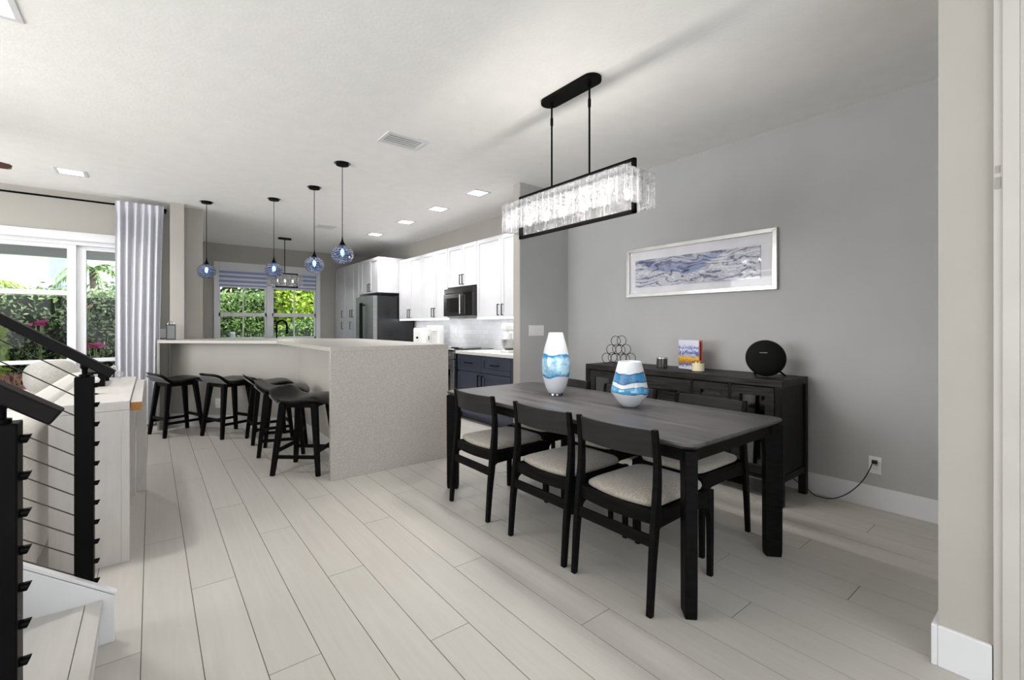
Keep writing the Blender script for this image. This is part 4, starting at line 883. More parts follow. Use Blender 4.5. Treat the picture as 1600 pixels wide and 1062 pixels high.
cx0, cx1, cy0, cy1 = -0.14, 0.14, -0.565, 0.565
mb = MB(); zr = zc(2.112)
for a in ((cx0 + 0.008, cx0 + 0.016, cy0 + 0.01, cy1 - 0.01), (cx1 - 0.016, cx1 - 0.008, cy0 + 0.01, cy1 - 0.01), (cx0 + 0.01, cx1 - 0.01, cy0 + 0.008, cy0 + 0.016), (cx0 + 0.01, cx1 - 0.01, cy1 - 0.016, cy1 - 0.008)): mb.box(*a, zr - 0.004, zr + 0.004)
for y in (-0.3, 0.0, 0.3): mb.box(cx0 + 0.01, cx1 - 0.01, y - 0.004, y + 0.004, zr - 0.003, zr + 0.003)
mb.build('hanging_rail', 'blackmetal', parent=t)
def crystal_mesh(w2):
    n1, n2 = 4, 10; vs = []; fs = []; h2 = 0.200
    rnd = random.Random(3)
    for s in (1, -1):
        o = len(vs)
        for i in range(n1 + 1):
            for j in range(n2 + 1):
                th = 0.0055 if 0 < i < n1 else 0.003
                vs.append((-w2 / 2 + w2 * i / n1, s * (th + rnd.uniform(-0.0015, 0.0015)), -h2 * j / n2))
        for i in range(n1):
            for j in range(n2):
                a = o + i * (n2 + 1) + j; q = (a, a + n2 + 1, a + n2 + 2, a + 1); fs.append(q if s > 0 else q[::-1])
    o = (n1 + 1) * (n2 + 1)
    def strip(idx):
        for a, b in zip(idx, idx[1:]): fs.append((a, b, b + o, a + o))
    strip([j for j in range(n2 + 1)]); strip([n1 * (n2 + 1) + j for j in range(n2 + 1)]); strip([i * (n2 + 1) for i in range(n1 + 1)]); strip([i * (n2 + 1) + n2 for i in range(n1 + 1)])
    me = bpy.data.meshes.new('crystal_panel'); me.from_pydata(vs, [], fs); me.materials.append(M['crystal']); me.shade_smooth(); return me
nl = 20; cm = crystal_mesh((cy1 - cy0) / nl - 0.005); ne = 5; ce = crystal_mesh((cx1 - cx0) / ne - 0.0025)
def crystal(me, x, y, rz):
    o = bpy.data.objects.new('crystal_panel', me); C.objects.link(o); o.parent = t; o.location = (x, y, zc(2.158)); o.rotation_euler = (0, 0, rz)
for k in range(nl):
    y = cy0 + (k + 0.5) * (cy1 - cy0) / nl
    crystal(cm, cx0, y, PI / 2 + random.uniform(-0.05, 0.05)); crystal(cm, cx1, y, PI / 2 + random.uniform(-0.05, 0.05))
for k in range(ne):
    x = cx0 + (k + 0.5) * (cx1 - cx0) / ne
    crystal(ce, x, cy0 - 0.002, random.uniform(-0.05, 0.05)); crystal(ce, x, cy1 + 0.002, random.uniform(-0.05, 0.05))
for k in range(6):
    y = -0.45 + 0.18 * k
    s = MB().lathe([(0.010, 0), (0.010, 0.05), (0.004, 0.052)], 0.03, y, zc(2.075), 12).build('bulb_socket', 'blackmetal', parent=t, smooth=True)
    MB().lathe([(0.004, 0.0), (0.014, 0.012), (0.017, 0.03), (0.012, 0.055), (0.009, 0.062)], 0.03, y, zc(2.013), 14).build('bulb', 'emit_bulb', parent=t, smooth=True)
    pl = bpy.data.lights.new('chandelier_bulb_light', 'POINT'); pl.energy = 2.4; pl.shadow_soft_size = 0.02; pl.color = (1, 0.96, 0.9)
    po = bpy.data.objects.new('chandelier_bulb_light', pl); C.objects.link(po); po.parent = t; po.location = (-0.035, y, zc(2.04))

dl = area('chandelier_added_fill', (CXc, CYc, 1.905), (0, 0, 0), 0.16, 0.95, 18, (1, 0.97, 0.93), 170)  # extra area light added below the frame to brighten the dining corner

# ------------------------------------------------------------------ blue pendants
def make_pendant():
    t = thing('pendant_lamp', '', 'pendant light', (0, 0, H), 0, 'blue glass pendants over the bar')
    zb = 1.965 - H
    MB().lathe([(0.078, -0.003), (0.078, 0.0)], n=32).build('ceiling_plate', 'chrome', parent=t)
    MB().lathe([(0.03, -0.024), (0.058, -0.022), (0.060, -0.003)], n=32).build('canopy', 'blackmetal', parent=t, smooth=True)
    MB().tube([(0, 0, -0.024), (0, 0, zb + 0.14)], 0.0035, 8).build('rod', 'blackmetal', parent=t, smooth=True)
    MB().lathe([(0.004, 0.165), (0.006, 0.14), (0.012, 0.115), (0.024, 0.092), (0.034, 0.078), (0.034, 0.074)], 0, 0, zb, 24).build('cap', 'blackmetal', parent=t, smooth=True)
    prof = [(0.034, 0.078), (0.058, 0.067), (0.082, 0.047), (0.098, 0.020), (0.104, -0.010), (0.101, -0.038), (0.090, -0.062), (0.072, -0.082), (0.056, -0.092)]
    inner = [(r - 0.004, z) for r, z in prof[::-1]]
    MB().lathe(prof + inner, 0, 0, zb, 40, cap=False).build('globe', 'blueglass', parent=t, smooth='all')
    MB().lathe([(0.004, 0.07), (0.013, 0.06), (0.013, 0.035)], 0, 0, zb, 12).build('bulb_socket', 'chrome', parent=t, smooth=True)
    MB().lathe([(0.008, 0.035), (0.016, 0.02), (0.019, 0.0), (0.013, -0.022), (0.003, -0.03)], 0, 0, zb, 14).build('bulb', 'emit_pendant', parent=t, smooth=True)
    return t
pen = make_pendant()
PS = [(1.461, 4.516, 'nearest and largest-looking blue glass pendant, rightmost in the row over the bar'),
      (1.462, 5.495, 'second blue glass pendant from the right over the bar'),
      (1.202, 6.314, 'blue glass pendant second from the left, overlapping the small crystal fixture'),
      (0.556, 6.997, 'leftmost blue glass pendant, hanging beside the left pier of the kitchen')]
for i, (x, y, lab) in enumerate(PS):
    if i == 0: pen.location = (x, y, H); pen['label'] = lab
    else: dup(pen, (x, y, H), i * 1.3, lab)
    pl = bpy.data.lights.new('pendant_light', 'POINT'); pl.energy = 15; pl.shadow_soft_size = 0.012
    po = bpy.data.objects.new('pendant_light', pl); C.objects.link(po); po.location = (x, y, 1.965)

# small crystal fixture by the kitchen window
t = thing('crystal_pendant', 'small rectangular crystal ceiling fixture hanging in front of the kitchen window', 'pendant light', (1.90, 9.05, H))
MB().prism(rrect(-0.11, 0.11, -0.055, 0.055, 0.05), 'z', -0.025, 0).build('canopy', 'blackmetal', parent=t)
MB().tube([(0, 0, -0.025), (0, 0, zc(2.215))], 0.007, 8).build('rod', 'blackmetal', parent=t, smooth=True)
mb = MB(); z0, z1 = zc(1.95), zc(2.21)
mb.box(-0.15, 0.22, -0.012, 0.012, z1 - 0.02, z1); mb.box(-0.15, 0.22, -0.012, 0.012, z0, z0 + 0.02); mb.box(-0.15, -0.13, -0.012, 0.012, z0, z1); mb.box(0.20, 0.22, -0.012, 0.012, z0, z1); mb.build('frame', 'blackmetal', parent=t)
cs = crystal_mesh(0.05)
for k in range(10):
    for y in (-0.12, 0.12):
        o = bpy.data.objects.new('crystal_panel', cs); C.objects.link(o); o.parent = t; o.location = (-0.235 + 0.054 * k, y, zc(2.17)); o.rotation_euler = (0, 0, random.uniform(-0.05, 0.05))
pl = bpy.data.lights.new('fixture_light', 'POINT'); pl.energy = 44; pl.shadow_soft_size = 0.01
po = bpy.data.objects.new('fixture_light', pl); C.objects.link(po); po.location = (1.93, 9.05, 1.955)
for k in range(3): MB().lathe([(0.004, 0), (0.016, 0.015), (0.016, 0.04), (0.005, 0.06)], -0.12 + 0.13 * k, 0.03, zc(2.04), 12).build('bulb', 'emit_bulb', parent=t, smooth=True)

# ------------------------------------------------------------------ downlights, vents, fan
def make_can():
    t = thing('recessed_downlight', '', 'ceiling light', (0, 0, H), 0, 'square recessed downlights in the ceiling')
    mb = MB(); a, b = 0.122, 0.092
    for q in ((-a, a, -a, -b), (-a, a, b, a), (-a, -b, -b, b), (b, a, -b, b)): mb.box(*q, -0.006, 0)
    mb.build('trim_ring', 'trim', parent=t, bevel=0.002)
    bx(-b, b, -b, b, -0.003, -0.001).build('lens', 'emit_can', parent=t)
    return t
can = make_can()
CANS = [(3.05, 4.53, 'square downlight nearest the crystal chandelier, first of the kitchen row'), (3.05, 5.48, 'second square downlight of the kitchen row'),
        (3.05, 6.48, 'third square downlight of the kitchen row'), (3.05, 7.69, 'farthest square downlight of the kitchen row'),
        (-0.645, 6.50, 'square downlight above the patio doors at the left'), (-0.64, 3.33, 'square downlight cut off by the top left corner of the view')]
for i, (x, y, lab) in enumerate(CANS):
    if i == 0: can.location = (x, y, H); can['label'] = lab
    else: dup(can, (x, y, H), 0, lab)
    area('downlight_beam', (x, y, H - 0.012), (0, 0, 0), 0.17, 0.17, (19 if y > 6 and x > 3 else 14), (1, 0.98, 0.96), (140 if y > 6 and x > 3 else 130))

def vent(x, y, sx, sy, label, n):
    t = thing('ceiling_vent', label, 'air vent', (x, y, H), 0, 'ceiling air vents')
    mb = MB(); b = 0.03
    for q in ((-sx, sx, -sy, -sy + b), (-sx, sx, sy - b, sy), (-sx, -sx + b, -sy + b, sy - b), (sx - b, sx, -sy + b, sy - b)): mb.box(*q, -0.007, 0)
    mb.build('vent_frame', 'trim', parent=t, bevel=0.002)
    bx(-sx + b, sx - b, -sy + b, sy - b, -0.0015, 0).build('duct_opening', 'slot', parent=t)
    for k in range(n):
        yy = -sy + b + (k + 0.5) * (2 * sy - 2 * b) / n
        bx(-sx + b, sx - b, yy - 0.011, yy + 0.011, -0.0045, -0.002).build('slat', 'trim', parent=t)
vent(1.69, 3.65, 0.18, 0.125, 'white slatted ceiling vent left of the chandelier', 5)
vent(2.19, 7.59, 0.14, 0.14, 'small white ceiling vent deep in the kitchen between two pendants', 6)

t = thing('ceiling_fan', 'ceiling fan at the left edge, only one reddish brown blade tip in view', 'ceiling fan', (-1.52, 5.12, 2.52))
MB().lathe([(0.04, -0.09), (0.10, -0.07), (0.11, 0.0), (0.07, 0.05), (0.02, 0.07)], n=24).build('motor_housing', 'blackmetal', parent=t, smooth=True)
MB().tube([(0, 0, 0.06), (0, 0, H - 2.52)], 0.013, 10).build('downrod', 'blackmetal', parent=t, smooth=True)
a0 = math.atan2(5.333 - 5.12, -0.869 + 1.52)
for k in range(4):
    a = a0 + k * PI / 2; d = Vector((math.cos(a), math.sin(a), 0)); p = Vector((d.y, -d.x, 0)); R = []
    for r, w2 in ((0.09, 0.03), (0.16, 0.05), (0.3, 0.06), (0.5, 0.066), (0.62, 0.06), (0.665, 0.042), (0.683, 0.015)):
        R.append([d * r - p * w2 + Vector((0, 0, -0.010)), d * r + p * w2 + Vector((0, 0, 0.008)), d * r + p * w2 + Vector((0, 0, 0.014)), d * r - p * w2 + Vector((0, 0, -0.004))])
    MB().loft(R).build('blade', 'fanblade', parent=t, bevel=0.001)

# ------------------------------------------------------------------ kitchen
def shaker(y0, y1, z0, z1, xf, ox, oy, name, m, parent, handle=None, hm='blackmetal', vert=True):
    """panelled front facing -X with face at x = xf"""
    g = 0.0025; y0 += g; y1 -= g; z0 += g; z1 -= g; s = min(0.055, (z1 - z0) * 0.28)
    mb = MB()
    for a in ((y0, y0 + s, z0, z1), (y1 - s, y1, z0, z1), (y0 + s, y1 - s, z0, z0 + s), (y0 + s, y1 - s, z1 - s, z1)): mb.box(xf - ox, xf + 0.020 - ox, a[0] - oy, a[1] - oy, a[2], a[3])
    mb.box(xf + 0.009 - ox, xf + 0.019 - ox, y0 + s - oy, y1 - s - oy, z0 + s, z1 - s)
    d = mb.build(name, m, parent=parent)
    if handle:
        hy, hz = handle; L = 0.075; h = MB(); x = xf - 0.030 - ox
        if vert:
            h.box(x - 0.005, x + 0.005, hy - oy - 0.005, hy - oy + 0.005, hz - L, hz + L)
            for zz in (hz - L, hz + L - 0.01): h.box(x, xf + 0.002 - ox, hy - oy - 0.005, hy - oy + 0.005, zz, zz + 0.01)
        else:
            h.box(x - 0.005, x + 0.005, hy - oy - L, hy - oy + L, hz - 0.005, hz + 0.005)
            for yy in (-L, L - 0.01): h.box(x, xf + 0.002 - ox, hy - oy + yy, hy - oy + yy + 0.01, hz - 0.005, hz + 0.005)
        h.build('handle', hm, parent=d)
    return d
def cab(name, label, xf, y0, y1, z0, z1, fronts, m='cabinet', group=None, xb=3.93, plinth=False):
    ox, oy = (xf + xb) / 2, (y0 + y1) / 2
    t = thing(name, label, 'cabinet', (ox, oy, 0), 0, group)
    g = 0.001
    bx(xf + 0.021 - ox, xb - ox, y0 + g - oy, y1 - g - oy, z0, z1).build('body', m, parent=t)
    if plinth: bx(xf + 0.08 - ox, xb - ox, y0 + g - oy, y1 - g - oy, 0, z0).build('plinth', m, parent=t)
    for f in fronts: shaker(*f[:4], xf, ox, oy, f[4], m, t, f[5], vert=f[6] if len(f) > 6 else True)
    return t
U = 3.60; zb, zt = 1.375, 2.455; G = 'white upper kitchen cabinets'
cab('upper_cabinet', 'tall white double-door wall cabinet next to the grey partition, right of the microwave', U, 4.03, 5.364, zb, zt, [(4.795, 5.362, zb, zt, 'door', (4.84, 1.47)), (4.23, 4.795, zb, zt, 'door', (4.75, 1.47)), (4.032, 4.23, zb, zt, 'door', None)], group=G)
cab('upper_cabinet', 'short white double-door wall cabinet directly above the microwave', U, 5.366, 6.169, 1.84, zt, [(5.366, 5.745, 1.84, zt, 'door', (5.71, 1.94)), (5.745, 6.168, 1.84, zt, 'door', (5.78, 1.94))], group=G)
cab('upper_cabinet', 'white double-door wall cabinet just left of the microwave', U, 6.171, 7.03, zb, zt, [(6.171, 6.60, zb, zt, 'door', (6.56, 1.47)), (6.60, 7.029, zb, zt, 'door', (6.64, 1.47))], group=G)
cab('upper_cabinet', 'white double-door wall cabinet right of the refrigerator', U, 7.032, 7.93, zb, zt, [(7.033, 7.49, zb, zt, 'door', (7.45, 1.47)), (7.49, 7.93, zb, zt, 'door', (7.53, 1.47))], group=G)
cab('upper_cabinet', 'deep white double-door cabinet above the refrigerator', 3.20, 7.94, 8.92, 1.86, 2.50, [(7.945, 8.34, 1.86, 2.50, 'door', (8.30, 1.96)), (8.34, 8.79, 1.86, 2.50, 'door', (8.38, 1.96))], group=G)
cab('pantry_cabinet', 'floor-to-top white pantry cabinet left of the refrigerator, beside the window wall', 3.20, 8.922, 10.37, 0.10, 2.50,
    [(9.28, 9.79, 1.38, 2.50, 'door', (9.34, 1.50)), (9.79, 10.365, 1.38, 2.50, 'door', (9.86, 1.50)), (9.28, 9.79, 0.98, 1.38, 'door', (9.34, 1.26)), (9.79, 10.365, 0.98, 1.38, 'door', (9.86, 1.26)), (8.925, 9.28, 0.10, 2.50, 'door', (9.225, 1.50)),
     (9.28, 9.79, 0.10, 0.98, 'door', (9.34, 0.85)), (9.79, 10.365, 0.10, 0.98, 'door', (9.86, 0.85))], plinth=True)
cab('base_cabinet', 'slate navy base cabinet with two drawers over two doors, next to the partition', 3.30, 4.21, 5.395, 0.10, 0.879,
    [(4.21, 4.815, 0.66, 0.875, 'drawer', (4.51, 0.77), False), (4.815, 5.393, 0.66, 0.875, 'drawer', (5.10, 0.77), False), (4.21, 4.815, 0.10, 0.655, 'door', (4.77, 0.55)), (4.815, 5.393, 0.10, 0.655, 'door', (4.86, 0.55))], m='navy', plinth=True)
cab('base_cabinet', 'slate navy base cabinet between the stove and the refrigerator, hidden behind the bar', 3.30, 6.19, 7.93, 0.10, 0.879,
    [(6.19, 7.06, 0.66, 0.875, 'drawer', (6.62, 0.77), False), (7.06, 7.925, 0.66, 0.875, 'drawer', (7.5, 0.77), False), (6.19, 7.06, 0.10, 0.655, 'door', (7.0, 0.55)), (7.06, 7.925, 0.10, 0.655, 'door', (7.12, 0.55))], m='navy', plinth=True)
o = bx(3.27, 3.93, 4.025, 5.398, 0.88, 0.92).build('countertop', 'counter', bevel=0.003); tag(o, 'white quartz worktop on the navy cabinet beside the partition', 'countertop')
o = bx(3.302, 3.93, 4.022, 4.208, 0.0, 0.879).build('filler_panel', 'navy'); tag(o, 'slate navy filler panel between the base cabinet and the partition', 'cabinet panel')
o = bx(3.27, 3.93, 6.188, 7.93, 0.88, 0.92).build('countertop', 'counter', bevel=0.003); tag(o, 'white quartz worktop between the stove and the refrigerator', 'countertop')
# window-side run with sink faucet
t = thing('sink_cabinet', 'navy sink cabinet run under the kitchen window, behind the bar', 'cabinet', (1.85, 10.1, 0))
bx(-1.27, 1.25, -0.26, 0.27, 0.10, 0.879).build('body', 'navy', parent=t); bx(-1.27, 1.25, -0.2, 0.27, 0, 0.10).build('plinth', 'navy', parent=t)
o = bx(0.56, 3.12, 9.80, 10.372, 0.88, 0.92).build('countertop', 'counter', bevel=0.003); tag(o, 'white quartz worktop under the kitchen window', 'countertop')
t = thing('kitchen_faucet', 'tall black spring-neck faucet in front of the right half of the kitchen window', 'faucet', (1.975, 10.12, 0.92))
mb = MB(); mb.lathe([(0.026, 0), (0.026, 0.05), (0.014, 0.055), (0.014, 0.20)], n=16); mb.build('base', 'blackmetal', parent=t, smooth=True)
arc = [(-0.0, 0, 0.2), (0, 0, 0.34)] + [(0.095 - 0.095 * math.cos(a), 0, 0.34 + 0.10 * math.sin(a)) for a in [PI * i / 12 for i in range(1, 13)]] + [(0.19, 0, 0.27)]
MB().tube(arc, 0.020, 10).build('spring_neck', 'blackmetal', parent=t, smooth=True)
MB().lathe([(0.018, 0), (0.022, 0.02), (0.018, 0.11)], 0.19, 0, 0.17, 14).build('spray_head', 'blackmetal', parent=t, smooth=True)
MB().beam((0, 0, 0.235), (0.18, 0, 0.235), 0.01, 0.01).build('support_arm', 'blackmetal', parent=t)

# refrigerator
t = thing('refrigerator', 'black stainless french-door refrigerator under the deep white cabinet', 'refrigerator', (3.5, 8.40, 0))
def F(x0, x1, y0, y1, z0, z1): return bx(x0 - 3.5, x1 - 3.5, y0 - 8.40, y1 - 8.40, z0, z1)
F(3.20, 3.92, 7.965, 8.85, 0.02, 1.795).build('body', 'applblack', parent=t, bevel=0.004)
for y0, y1, hy in ((7.965, 8.404, 8.365), (8.412, 8.85, 8.452)):
    d = F(3.12, 3.198, y0, y1, 0.70, 1.80).build('door', 'blacksteel', parent=t, bevel=0.008)
    mb = MB(); hx2 = 3.06 - 3.5; mb.tube([(hx2, hy - 8.40, 0.86), (hx2, hy - 8.40, 1.68)], 0.014, 10)
    for z in (0.9, 1.64): mb.tube([(hx2, hy - 8.40, z), (3.125 - 3.5, hy - 8.40, z)], 0.011, 8)
    mb.build('handle', 'blackmetal', parent=d, smooth=True)
d = F(3.12, 3.198, 7.965, 8.85, 0.06, 0.69).build('freezer_drawer', 'blacksteel', parent=t, bevel=0.008)
MB().tube([(3.06 - 3.5, -0.35, 0.62), (3.06 - 3.5, 0.35, 0.62)], 0.014, 10).build('handle', 'blackmetal', parent=d, smooth=True)

# microwave
t = thing('microwave', 'black over-the-range microwave below the short white cabinet', 'microwave', (3.72, 5.77, 1.40))
def Mw(x0, x1, y0, y1, z0, z1): return bx(x0 - 3.72, x1 - 3.72, y0 - 5.77, y1 - 5.77, z0 - 1.40, z1 - 1.40)
Mw(3.56, 3.93, 5.37, 6.165, 1.40, 1.81).build('body', 'applblack', parent=t, bevel=0.003)
d = Mw(3.525, 3.559, 5.60, 6.165, 1.40, 1.735).build('door', 'applblack', parent=t, bevel=0.003)
Mw(3.523, 3.5245, 5.70, 6.08, 1.46, 1.67).build('window', 'blackglass', parent=d)
MB().tube([(3.49 - 3.72, 5.64 - 5.77, 0.03), (3.49 - 3.72, 5.64 - 5.77, 0.31)], 0.012, 10).tube([(3.49 - 3.72, 5.64 - 5.77, 0.05), (3.53 - 3.72, 5.64 - 5.77, 0.05)], 0.008, 8).tube([(3.49 - 3.72, 5.64 - 5.77, 0.29), (3.53 - 3.72, 5.64 - 5.77, 0.29)], 0.008, 8).build('handle', 'steel', parent=d, smooth=True)
Mw(3.527, 3.559, 5.37, 5.597, 1.40, 1.735).build('control_panel', 'blackglass', parent=t, bevel=0.002)
Mw(3.535, 3.559, 5.37, 6.165, 1.74, 1.81).build('vent_grille', 'applblack', parent=t, bevel=0.002)

# range
t = thing('stove', 'stainless range with black cooktop between the worktops', 'stove', (3.58, 5.79, 0))
def Rg(x0, x1, y0, y1, z0, z1): return bx(x0 - 3.58, x1 - 3.58, y0 - 5.79, y1 - 5.79, z0, z1)
Rg(3.28, 3.925, 5.402, 6.184, 0.05, 0.905).build('body', 'applblack', parent=t, bevel=0.003)
Rg(3.24, 3.925, 5.404, 6.182, 0.906, 0.928).build('cooktop', 'blackglass', parent=t, bevel=0.003)
MB().prism([(3.235 - 3.58, 0.80), (3.28 - 3.58, 0.80), (3.28 - 3.58, 0.905), (3.25 - 3.58, 0.905)], 'y', -0.386, 0.39).build('control_panel', 'steel', parent=t, bevel=0.002)
for k in range(5): MB().lathe([(0.022, 0), (0.020, 0.028), (0.004, 0.03)], n=18).build('knob', 'steel', parent=t, smooth=True, loc=(3.242 - 3.58, -0.30 + 0.15 * k, 0.855), rot=(0, -PI / 2, 0))
d = Rg(3.25, 3.279, 5.41, 6.176, 0.22, 0.79).build('oven_door', 'steel', parent=t, bevel=0.004)
Rg(3.2475, 3.2495, 5.50, 6.09, 0.32, 0.66).build('oven_window', 'blackglass', parent=d)
MB().tube([(3.205 - 3.58, -0.34, 0.735), (3.205 - 3.58, 0.34, 0.735)], 0.013, 10).tube([(3.205 - 3.58, -0.3, 0.735), (3.255 - 3.58, -0.3, 0.735)], 0.009, 8).tube([(3.205 - 3.58, 0.3, 0.735), (3.255 - 3.58, 0.3, 0.735)], 0.009, 8).build('handle', 'steel', parent=d, smooth=True)
Rg(3.25, 3.279, 5.41, 6.176, 0.06, 0.21).build('warming_drawer', 'steel', parent=t, bevel=0.003)
t = thing('griddle_pan', 'dark flat griddle lying on the cooktop', 'pan', (3.60, 5.60, 0.929))
MB().prism(rrect(-0.16, 0.16, -0.14, 0.14, 0.03), 'z', 0, 0.022).build('pan', 'blacksteel', parent=t, bevel=0.004)
MB().tube([(-0.16, 0, 0.014), (-0.27, 0, 0.02)], 0.009, 8).build('handle', 'blackmetal', parent=t, smooth=True)

# counter-top items
t = thing('toaster', 'white toaster on the worktop right of the refrigerator', 'toaster', (3.66, 7.10, 0.92))
MB().prism(rrect(-0.10, 0.10, 0.01, 0.30, 0.03), 'y', -0.17, 0.17).build('body', 'whiteplastic', parent=t, smooth=True, bevel=0.01)
mb = MB(); mb.box(-0.06, -0.03, -0.13, 0.13, 0.301, 0.303); mb.box(0.03, 0.06, -0.13, 0.13, 0.301, 0.303); mb.build('slot', 'slot', parent=t)
bx(-0.125, -0.101, -0.02, 0.02, 0.12, 0.15).build('lever', 'blackmetal', parent=t, bevel=0.003)
t = thing('coffee_maker', 'white coffee maker on the worktop beside the toaster', 'coffee maker', (3.68, 6.72, 0.92))
bx(-0.11, 0.11, -0.10, 0.10, 0, 0.03).build('base', 'whiteplastic', parent=t, bevel=0.006); bx(0.0, 0.11, -0.10, 0.10, 0.031, 0.34).build('tank', 'whiteplastic', parent=t, bevel=0.008); bx(-0.11, -0.001, -0.09, 0.09, 0.25, 0.34).build('brew_head', 'whiteplastic', parent=t, bevel=0.01)
bx(-0.115, -0.111, -0.012, 0.012, 0.10, 0.17).build('handle', 'blackmetal', parent=t)
t = thing('paper_towel_holder', 'white paper towel roll standing on the worktop next to the partition', 'paper towel', (3.76, 4.86, 0.92))
MB().lathe([(0.075, 0), (0.075, 0.012)], n=28).build('base', 'steel', parent=t); MB().lathe([(0.055, 0.013), (0.057, 0.018), (0.057, 0.24), (0.055, 0.245)], n=28).build('paper_roll', 'whiteplastic', parent=t, smooth=True); MB().lathe([(0.006, 0.246), (0.006, 0.29)], n=10).build('post', 'steel', parent=t)
t = thing('mixer', 'white countertop stand mixer beside the stove, under the lit cabinet', 'mixer', (3.66, 4.62, 0.92))
bx(-0.14, 0.14, -0.09, 0.09, 0, 0.03).build('base', 'whiteplastic', parent=t, bevel=0.01); bx(0.05, 0.13, -0.05, 0.05, 0.031, 0.27).build('column', 'whiteplastic', parent=t, bevel=0.015); bx(-0.16, 0.14, -0.06, 0.06, 0.271, 0.37).build('head', 'whiteplastic', parent=t, bevel=0.03)
MB().lathe([(0.05, 0.031), (0.085, 0.06), (0.10, 0.16), (0.102, 0.165)], -0.06, 0, 0, 28).build('bowl', 'steel', parent=t, smooth=True)
o1 = outlet('wall_outlet', 'white outlet in the tiled backsplash left of the stove', (3.932, 6.45, 1.17), -PI / 2)
led = bx(3.62, 3.90, 4.04, 7.92, 1.352, 1.3745); 
mb = MB(); mb.box(3.605, 3.63, 4.04, 5.36, 1.350, 1.3745); mb.box(3.605, 3.63, 6.175, 7.92, 1.350, 1.3745)
o = mb.build('led_strip', 'emit_led'); tag(o, 'glowing white light strip under the upper cabinets', 'light strip')
area('undercabinet_light', (3.68, 4.7, 1.345), (0, 0, 0), 0.12, 1.25, 2.2, (0.96, 0.98, 1)); area('undercabinet_light', (3.68, 7.05, 1.345), (0, 0, 0), 0.12, 1.7, 2.6, (0.96, 0.98, 1))
area('hood_light', (3.70, 5.77, 1.395), (0, 0, 0), 0.2, 0.6, 1, (0.96, 0.98, 1))

# lantern on the bar
t = thing('lantern', 'small pewter lantern on the left end of the bar counter', 'lantern', (0.195, 7.12, ZT))
bx(-0.05, 0.05, -0.05, 0.05, 0, 0.012).build('base', 'lanternmetal', parent=t, bevel=0.002); bx(-0.05, 0.05, -0.05, 0.05, 0.178, 0.192).build('roof_plate', 'lanternmetal', parent=t, bevel=0.002)
mb = MB()
for x in (-0.043, 0.043):
    for y in (-0.043, 0.043): mb.box(x - 0.005, x + 0.005, y - 0.005, y + 0.005, 0.012, 0.178)
mb.build('posts', 'lanternmetal', parent=t)
bx(-0.038, 0.038, -0.038, 0.038, 0.013, 0.177).build('glass', 'jar', parent=t)
MB().tube([(0.03 * math.cos(a), 0, 0.192 + 0.036 * math.sin(a)) for a in [PI * i / 12 for i in range(13)]], 0.004, 8).build('handle', 'chrome', parent=t, smooth=True)

# ------------------------------------------------------------------ garden
struct(bx(-14, 12, 7.63, 11.0, -0.14, -0.02), 'ground_patio', 'patio')
struct(bx(-22, 22, 11.0, 34, -0.2, -0.04), 'ground_lawn', 'lawn')
def leafy(x0, x1, y0, y1, z0, z1, n, size, m, name, parent, core=True, seed=1, ellips=False):
    """leaves on and just under the surface of a clipped or rounded mass, with a solid core"""
    rnd = random.Random(seed); mb = MB(); vs = []; fs = []
    cx, cy, cz = (x0 + x1) / 2, (y0 + y1) / 2, (z0 + z1) / 2; rx, ry, rz_ = (x1 - x0) / 2, (y1 - y0) / 2, (z1 - z0) / 2
    for _ in range(n):
        if ellips:
            while True:
                u, v, w2 = rnd.uniform(-1, 1), rnd.uniform(-1, 1), rnd.uniform(-1, 1); l = math.sqrt(u * u + v * v + w2 * w2)
                if 0.2 < l < 1: break
            k = rnd.uniform(0.7, 1.08) / l; p = Vector((cx + u * rx * k, cy + v * ry * k, cz + w2 * rz_ * k))
        else:
            r = rnd.random()
            if r < 0.68: p = Vector((rnd.uniform(x0, x1), y0 + abs(rnd.gauss(0, 0.08)) - 0.08 + 0.10 * math.sin(rnd.uniform(0, 6)), rnd.uniform(z0, z1)))
            elif r < 0.92: p = Vector((rnd.uniform(x0, x1), rnd.uniform(y0, y1), z1 + rnd.gauss(0, 0.06)))
            else: p = Vector((rnd.choice((x0, x1)) + rnd.gauss(0, 0.04), rnd.uniform(y0, y1), rnd.uniform(z0, z1)))
            p.y -= 0.08 * math.sin(p.x * 3.1 + p.z * 2.3); 
        d = Vector((rnd.gauss(0, 1), rnd.gauss(-0.5, 1), rnd.gauss(0.4, 1))).normalized(); a = d.orthogonal().normalized(); a.rotate(Matrix.Rotation(rnd.uniform(0, 6.28), 3, d)); b2 = d.cross(a)
        s = size * rnd.uniform(0.6, 1.3); o = len(vs)
        vs += [p - a * s, p + b2 * s * 0.42 + d * s * 0.12, p + a * s, p - b2 * s * 0.42 + d * s * 0.12]
        fs.append((o, o + 1, o + 2, o + 3))
    mb.v = [tuple(v) for v in vs]; mb.f = fs
    me = bpy.data.meshes.new(name); me.from_pydata(mb.v, [], mb.f); me.materials.append(M[m]); o = bpy.data.objects.new(name, me); C.objects.link(o); o.parent = parent
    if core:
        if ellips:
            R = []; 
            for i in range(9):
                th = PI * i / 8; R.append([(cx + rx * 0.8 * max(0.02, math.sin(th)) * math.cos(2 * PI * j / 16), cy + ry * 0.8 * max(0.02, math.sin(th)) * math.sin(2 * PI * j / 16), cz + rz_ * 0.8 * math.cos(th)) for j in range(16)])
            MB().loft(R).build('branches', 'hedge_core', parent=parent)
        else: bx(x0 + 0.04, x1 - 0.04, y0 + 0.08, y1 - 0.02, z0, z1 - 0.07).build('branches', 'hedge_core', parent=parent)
    return o
